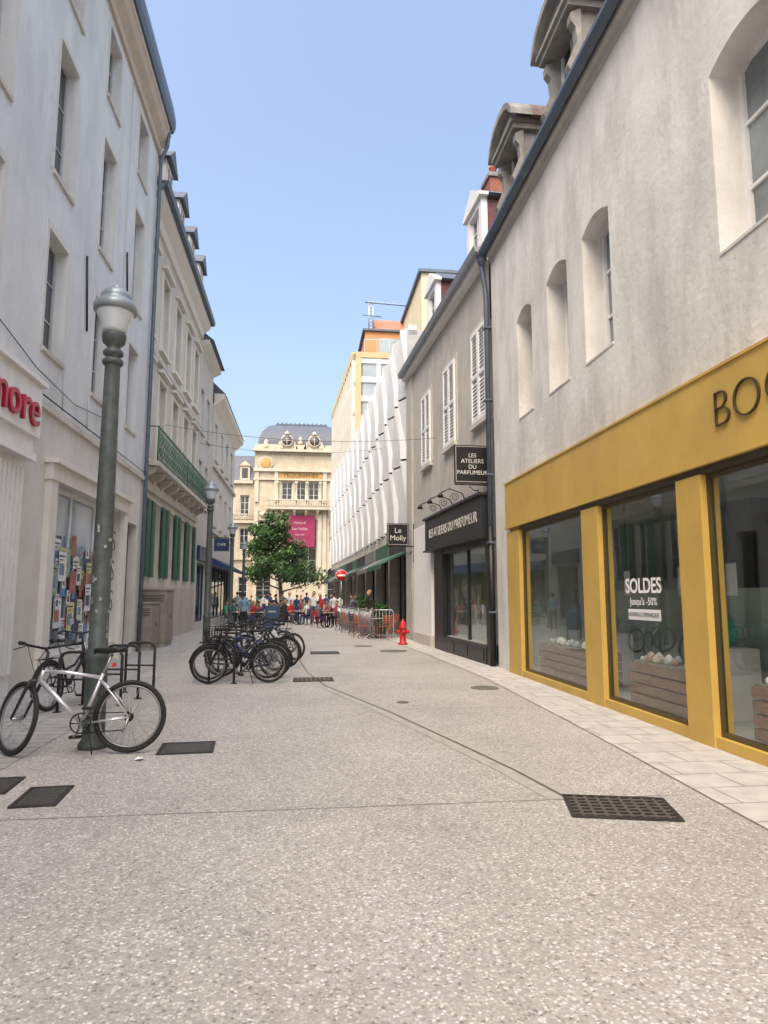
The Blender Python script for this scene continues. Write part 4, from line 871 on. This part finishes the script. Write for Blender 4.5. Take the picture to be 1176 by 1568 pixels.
    blob(.075,.095,.115,(0,0,0),0);blob(.083,.098,.095,(0,-.02,.035),3)
    blob(.012,.018,.02,(0,.10,-.015),0);blob(.012,.02,.03,(-.078,0,-.01),0);blob(.012,.02,.03,(.078,0,-.01),0)
    for sx in(-.028,.028): blob(.011,.006,.007,(sx,.088,.01),4)
    blob(.024,.006,.006,(0,.09,-.055),1)
    bm.to_mesh(m2);bm.free()
    return m2
tpl={k:make_template(k) for k in('stand','walk','sit')}
cloth=[M("cloth_%d"%i,c,.9,.12,8) for i,c in enumerate([(.4,.03,.03),(.58,.58,.56),(.03,.05,.15),(.02,.02,.02),(.15,.28,.38),(.4,.35,.25),(.05,.26,.2),(.45,.28,.3),(.3,.06,.08),(.12,.12,.13)])]
hair=[M("hair_%d"%i,c,.7) for i,c in enumerate([(.02,.013,.01),(.08,.045,.025),(.3,.2,.1),(.012,.012,.012)])]
names={'stand':"standing_person",'walk':"walking_person",'sit':"seated_person"}
def person(kind,x,y,ang,sh,pa,r):
    o=bpy.data.objects.new(names[kind],tpl[kind]);COL.objects.link(o);o.location=(x,y,.005);o.rotation_euler=(0,0,ang);s=.93+.12*r.random();
    if kind!='sit': o.scale=(s,s,s)
    for i,m in enumerate([skinm[r.random()<.2],cloth[sh],cloth[pa],r.choice(hair),cloth[3]]):
        o.material_slots[i].link='OBJECT';o.material_slots[i].material=m
r=random.Random(11)
for i in range(18):
    x=-5.0+i*.44+r.uniform(-.1,.1);y=r.uniform(42,58)
    person(r.choice(['stand','walk','stand']),x*y/48,y,r.uniform(-3.1,3.1),r.choice([1,2,3,4,5,6,8,9,3,2]),r.choice([2,3,5,9]),r)
for i in range(17):
    x=r.uniform(-3.8,1.4);y=r.uniform(34,48);a=r.uniform(0,2*pi)
    if -2.2<x*40/y<-.9 and y<37: continue
    table(x,y,tbl)
    for q in(0,pi):
        px,py=x+.75*math.cos(a+q),y+.75*math.sin(a+q);hd=a+q+pi/2
        chair(px,py,hd,chred if i%2 else chdk);person('sit',px,py,hd,r.choice([0,8,3,2,1,6,4,9]),r.choice([2,3,9]),r)
for x,y,a in((2.6,26.6,2),(2.2,30.5,1),(2.5,33.5,3),(1.6,36,0)): person('stand',x,y,a,r.choice([1,2,3,9]),3,r)
person('walk',.55,37,3.0,1,2,r);person('walk',.9,38.5,3.2,0,3,r);person('stand',-2.6,30,0,4,3,r)
# ------------------------------------------------------------------ signs
ns=O("no_entry_sign")
ns.tube("pole",steel,[(2.2,40,0),(2.2,40,3.15)],.03,8)
ns.lathe("disc",M("sign_enamel_red",(.6,.01,.02),.35),[(.32,0),(.32,.02),(.004,.02)],(0,0,0),28,T=lambda a,b,c:Vector((2.2+a,39.96-c,2.8+b)))
ns.lathe("rim",white,[(.34,0),(.34,.015)],(0,0,0),28,T=lambda a,b,c:Vector((2.2+a,39.965-c,2.8+b)))
ns.box("bar",white,1.97,2.43,39.93,39.938,2.74,2.86);ns.finish()
bs=O("blue_hanging_sign");bs.box("board",M("sign_blue",(.02,.035,.10),.4),-4.9,-4.1,37.0,37.06,4.0,4.7);bs.tube("bracket",black,[(-5.1,37.03,4.75),(-4.1,37.03,4.75)],.02,6);bs.text("letters",white,"CAFE",(-4.5,36.99,4.35),(1,0,0),(0,0,1),.2);bs.finish()
md=O("menu_board");md.box("panel",M("chalk_navy",(.03,.06,.12),.5),-1.35,-.85,23.98,24.02,.35,1.25);md.tube("legs",black,[(-1.35,24,0),(-1.35,24,1.3)],.02,6);md.tube("legs",black,[(-.85,24,0),(-.85,24,1.3)],.02,6);md.text("letters",white,"menu",(-1.1,23.97,1.05),(1,0,0),(0,0,1),.12);md.finish()
wr=O("overhead_wires")
def cat(a,b,sag,n=16): return [tuple(Vector(a).lerp(Vector(b),i/n)-Vector((0,0,sag*4*(i/n)*(1-i/n)))) for i in range(n+1)]
wr.tube("wire",black,cat((-4.8,23,7.4),(4.1,20.5,6.6),.3),.007,4);wr.tube("wire",black,cat((-4.9,31,8.6),(3.8,31,8.6),.35),.008,4)
wr.finish()
# ------------------------------------------------------------------ tree
def tree(x,y,h,rad,name="street_tree"):
    o=O(name);rt=random.Random(5)
    bark=M("bark",(.10,.075,.055),.9,.3,8,.6,20)
    o.tube("trunk",bark,[(x,y,0),(x+.05,y,1.2),(x-.03,y,2.4),(x-.3,y,4.2),(x-.7,y,6.4)],[.24,.19,.17,.12,.05],10)
    cl=[]
    for i in range(19):
        a=i*2.4;z=1.9+i*.24;ln=rad*(1.15-.035*i)*rt.uniform(.75,1.08)
        e=(x-.06*i+ln*math.cos(a),y+ln*math.sin(a),z+.6+rt.random()*.9)
        o.tube("limbs",bark,[(x-.03*i,y,z),(x-.04*i+ln*.5*math.cos(a),y+ln*.5*math.sin(a),z+.5),e],[.08,.05,.02],6);cl.append((e,rt.uniform(.7,1.05)));
        cl.append(((x-.06*i+ln*.55*math.cos(a+.5),y+ln*.55*math.sin(a+.5),z+1.1),rt.uniform(.75,1.1)))
    for i in range(8): a=i*.9;cl.append(((x-.9+1.1*math.cos(a)*rt.random(),y+.9*math.sin(a),h-.8-rt.random()*1.8),rt.uniform(.5,.85)))
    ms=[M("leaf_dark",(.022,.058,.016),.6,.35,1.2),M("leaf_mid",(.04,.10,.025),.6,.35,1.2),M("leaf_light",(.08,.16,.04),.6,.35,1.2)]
    vs=[[],[],[]];fc=[[],[],[]]
    for (c,r_) in cl:
        n=int(260*r_)
        base=rt.random()
        for k in range(n):
            d_=Vector((rt.gauss(0,1),rt.gauss(0,1),rt.gauss(0,.75))).normalized()*r_*rt.random()**.45
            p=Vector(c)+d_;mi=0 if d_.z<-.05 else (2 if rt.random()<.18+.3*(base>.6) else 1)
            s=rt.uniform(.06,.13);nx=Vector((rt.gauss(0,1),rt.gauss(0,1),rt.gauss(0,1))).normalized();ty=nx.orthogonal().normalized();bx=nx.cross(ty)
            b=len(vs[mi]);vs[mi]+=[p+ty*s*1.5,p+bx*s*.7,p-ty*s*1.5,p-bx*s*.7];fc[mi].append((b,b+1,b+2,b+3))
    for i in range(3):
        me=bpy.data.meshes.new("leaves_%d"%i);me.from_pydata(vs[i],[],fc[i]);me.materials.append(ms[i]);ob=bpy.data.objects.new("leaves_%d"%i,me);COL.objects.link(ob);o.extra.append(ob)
    o.finish()
tree(-2.05,60,9.6,3.1)
pp=O("paper_litter");pp.poly("paper",white,[(-1.62,6.98,.01),(-1.55,6.95,.03),(-1.53,7.03,.012),(-1.6,7.05,.03)]);pp.finish()
# ------------------------------------------------------------------ light
EL=math.radians(56);sdir=Vector((-.45,-.89,0)).normalized()
tos=sdir*math.cos(EL)+Vector((0,0,math.sin(EL)))
w=bpy.data.worlds.new("World");sc.world=w;w.use_nodes=True;nt=w.node_tree
bg=nt.nodes["Background"];sk=nt.nodes.new("ShaderNodeTexSky");sk.sky_type='NISHITA';sk.sun_disc=False
sk.sun_elevation=EL;sk.sun_rotation=math.atan2(sdir.x,sdir.y)%(2*pi);sk.air_density=1.3;sk.dust_density=7.5;sk.ozone_density=1.4
nt.links.new(sk.outputs[0],bg.inputs[0]);bg.inputs[1].default_value=.36
sl=bpy.data.lights.new("sun",'SUN');sl.energy=1.6;sl.angle=math.radians(90);sl.color=(1,.93,.84)
so=bpy.data.objects.new("sun",sl);COL.objects.link(so);so.rotation_euler=(-tos).to_track_quat('-Z','Y').to_euler();so.location=(-20,-20,30)
# ------------------------------------------------------------------ camera
a=math.radians(6.8);p=math.radians(7.15);sa,ca,sp,cp_=math.sin(a),math.cos(a),math.sin(p),math.cos(p)
Fv=Vector((sa*cp_,ca*cp_,sp));Rv=Vector((ca,-sa,0));Uv=Vector((-sa*sp,-ca*sp,cp_))
cd=bpy.data.cameras.new("camera");cd.sensor_fit='VERTICAL';cd.sensor_height=24;cd.lens=24*1020/1568;cd.clip_end=2000;cd.clip_start=.05
co=bpy.data.objects.new("camera",cd);COL.objects.link(co)
m=Matrix((Rv,Uv,-Fv)).transposed().to_4x4();m.translation=(0,0,1.6);co.matrix_world=m;sc.camera=co
sc.view_settings.view_transform='Standard';sc.view_settings.look='None';sc.view_settings.exposure=0
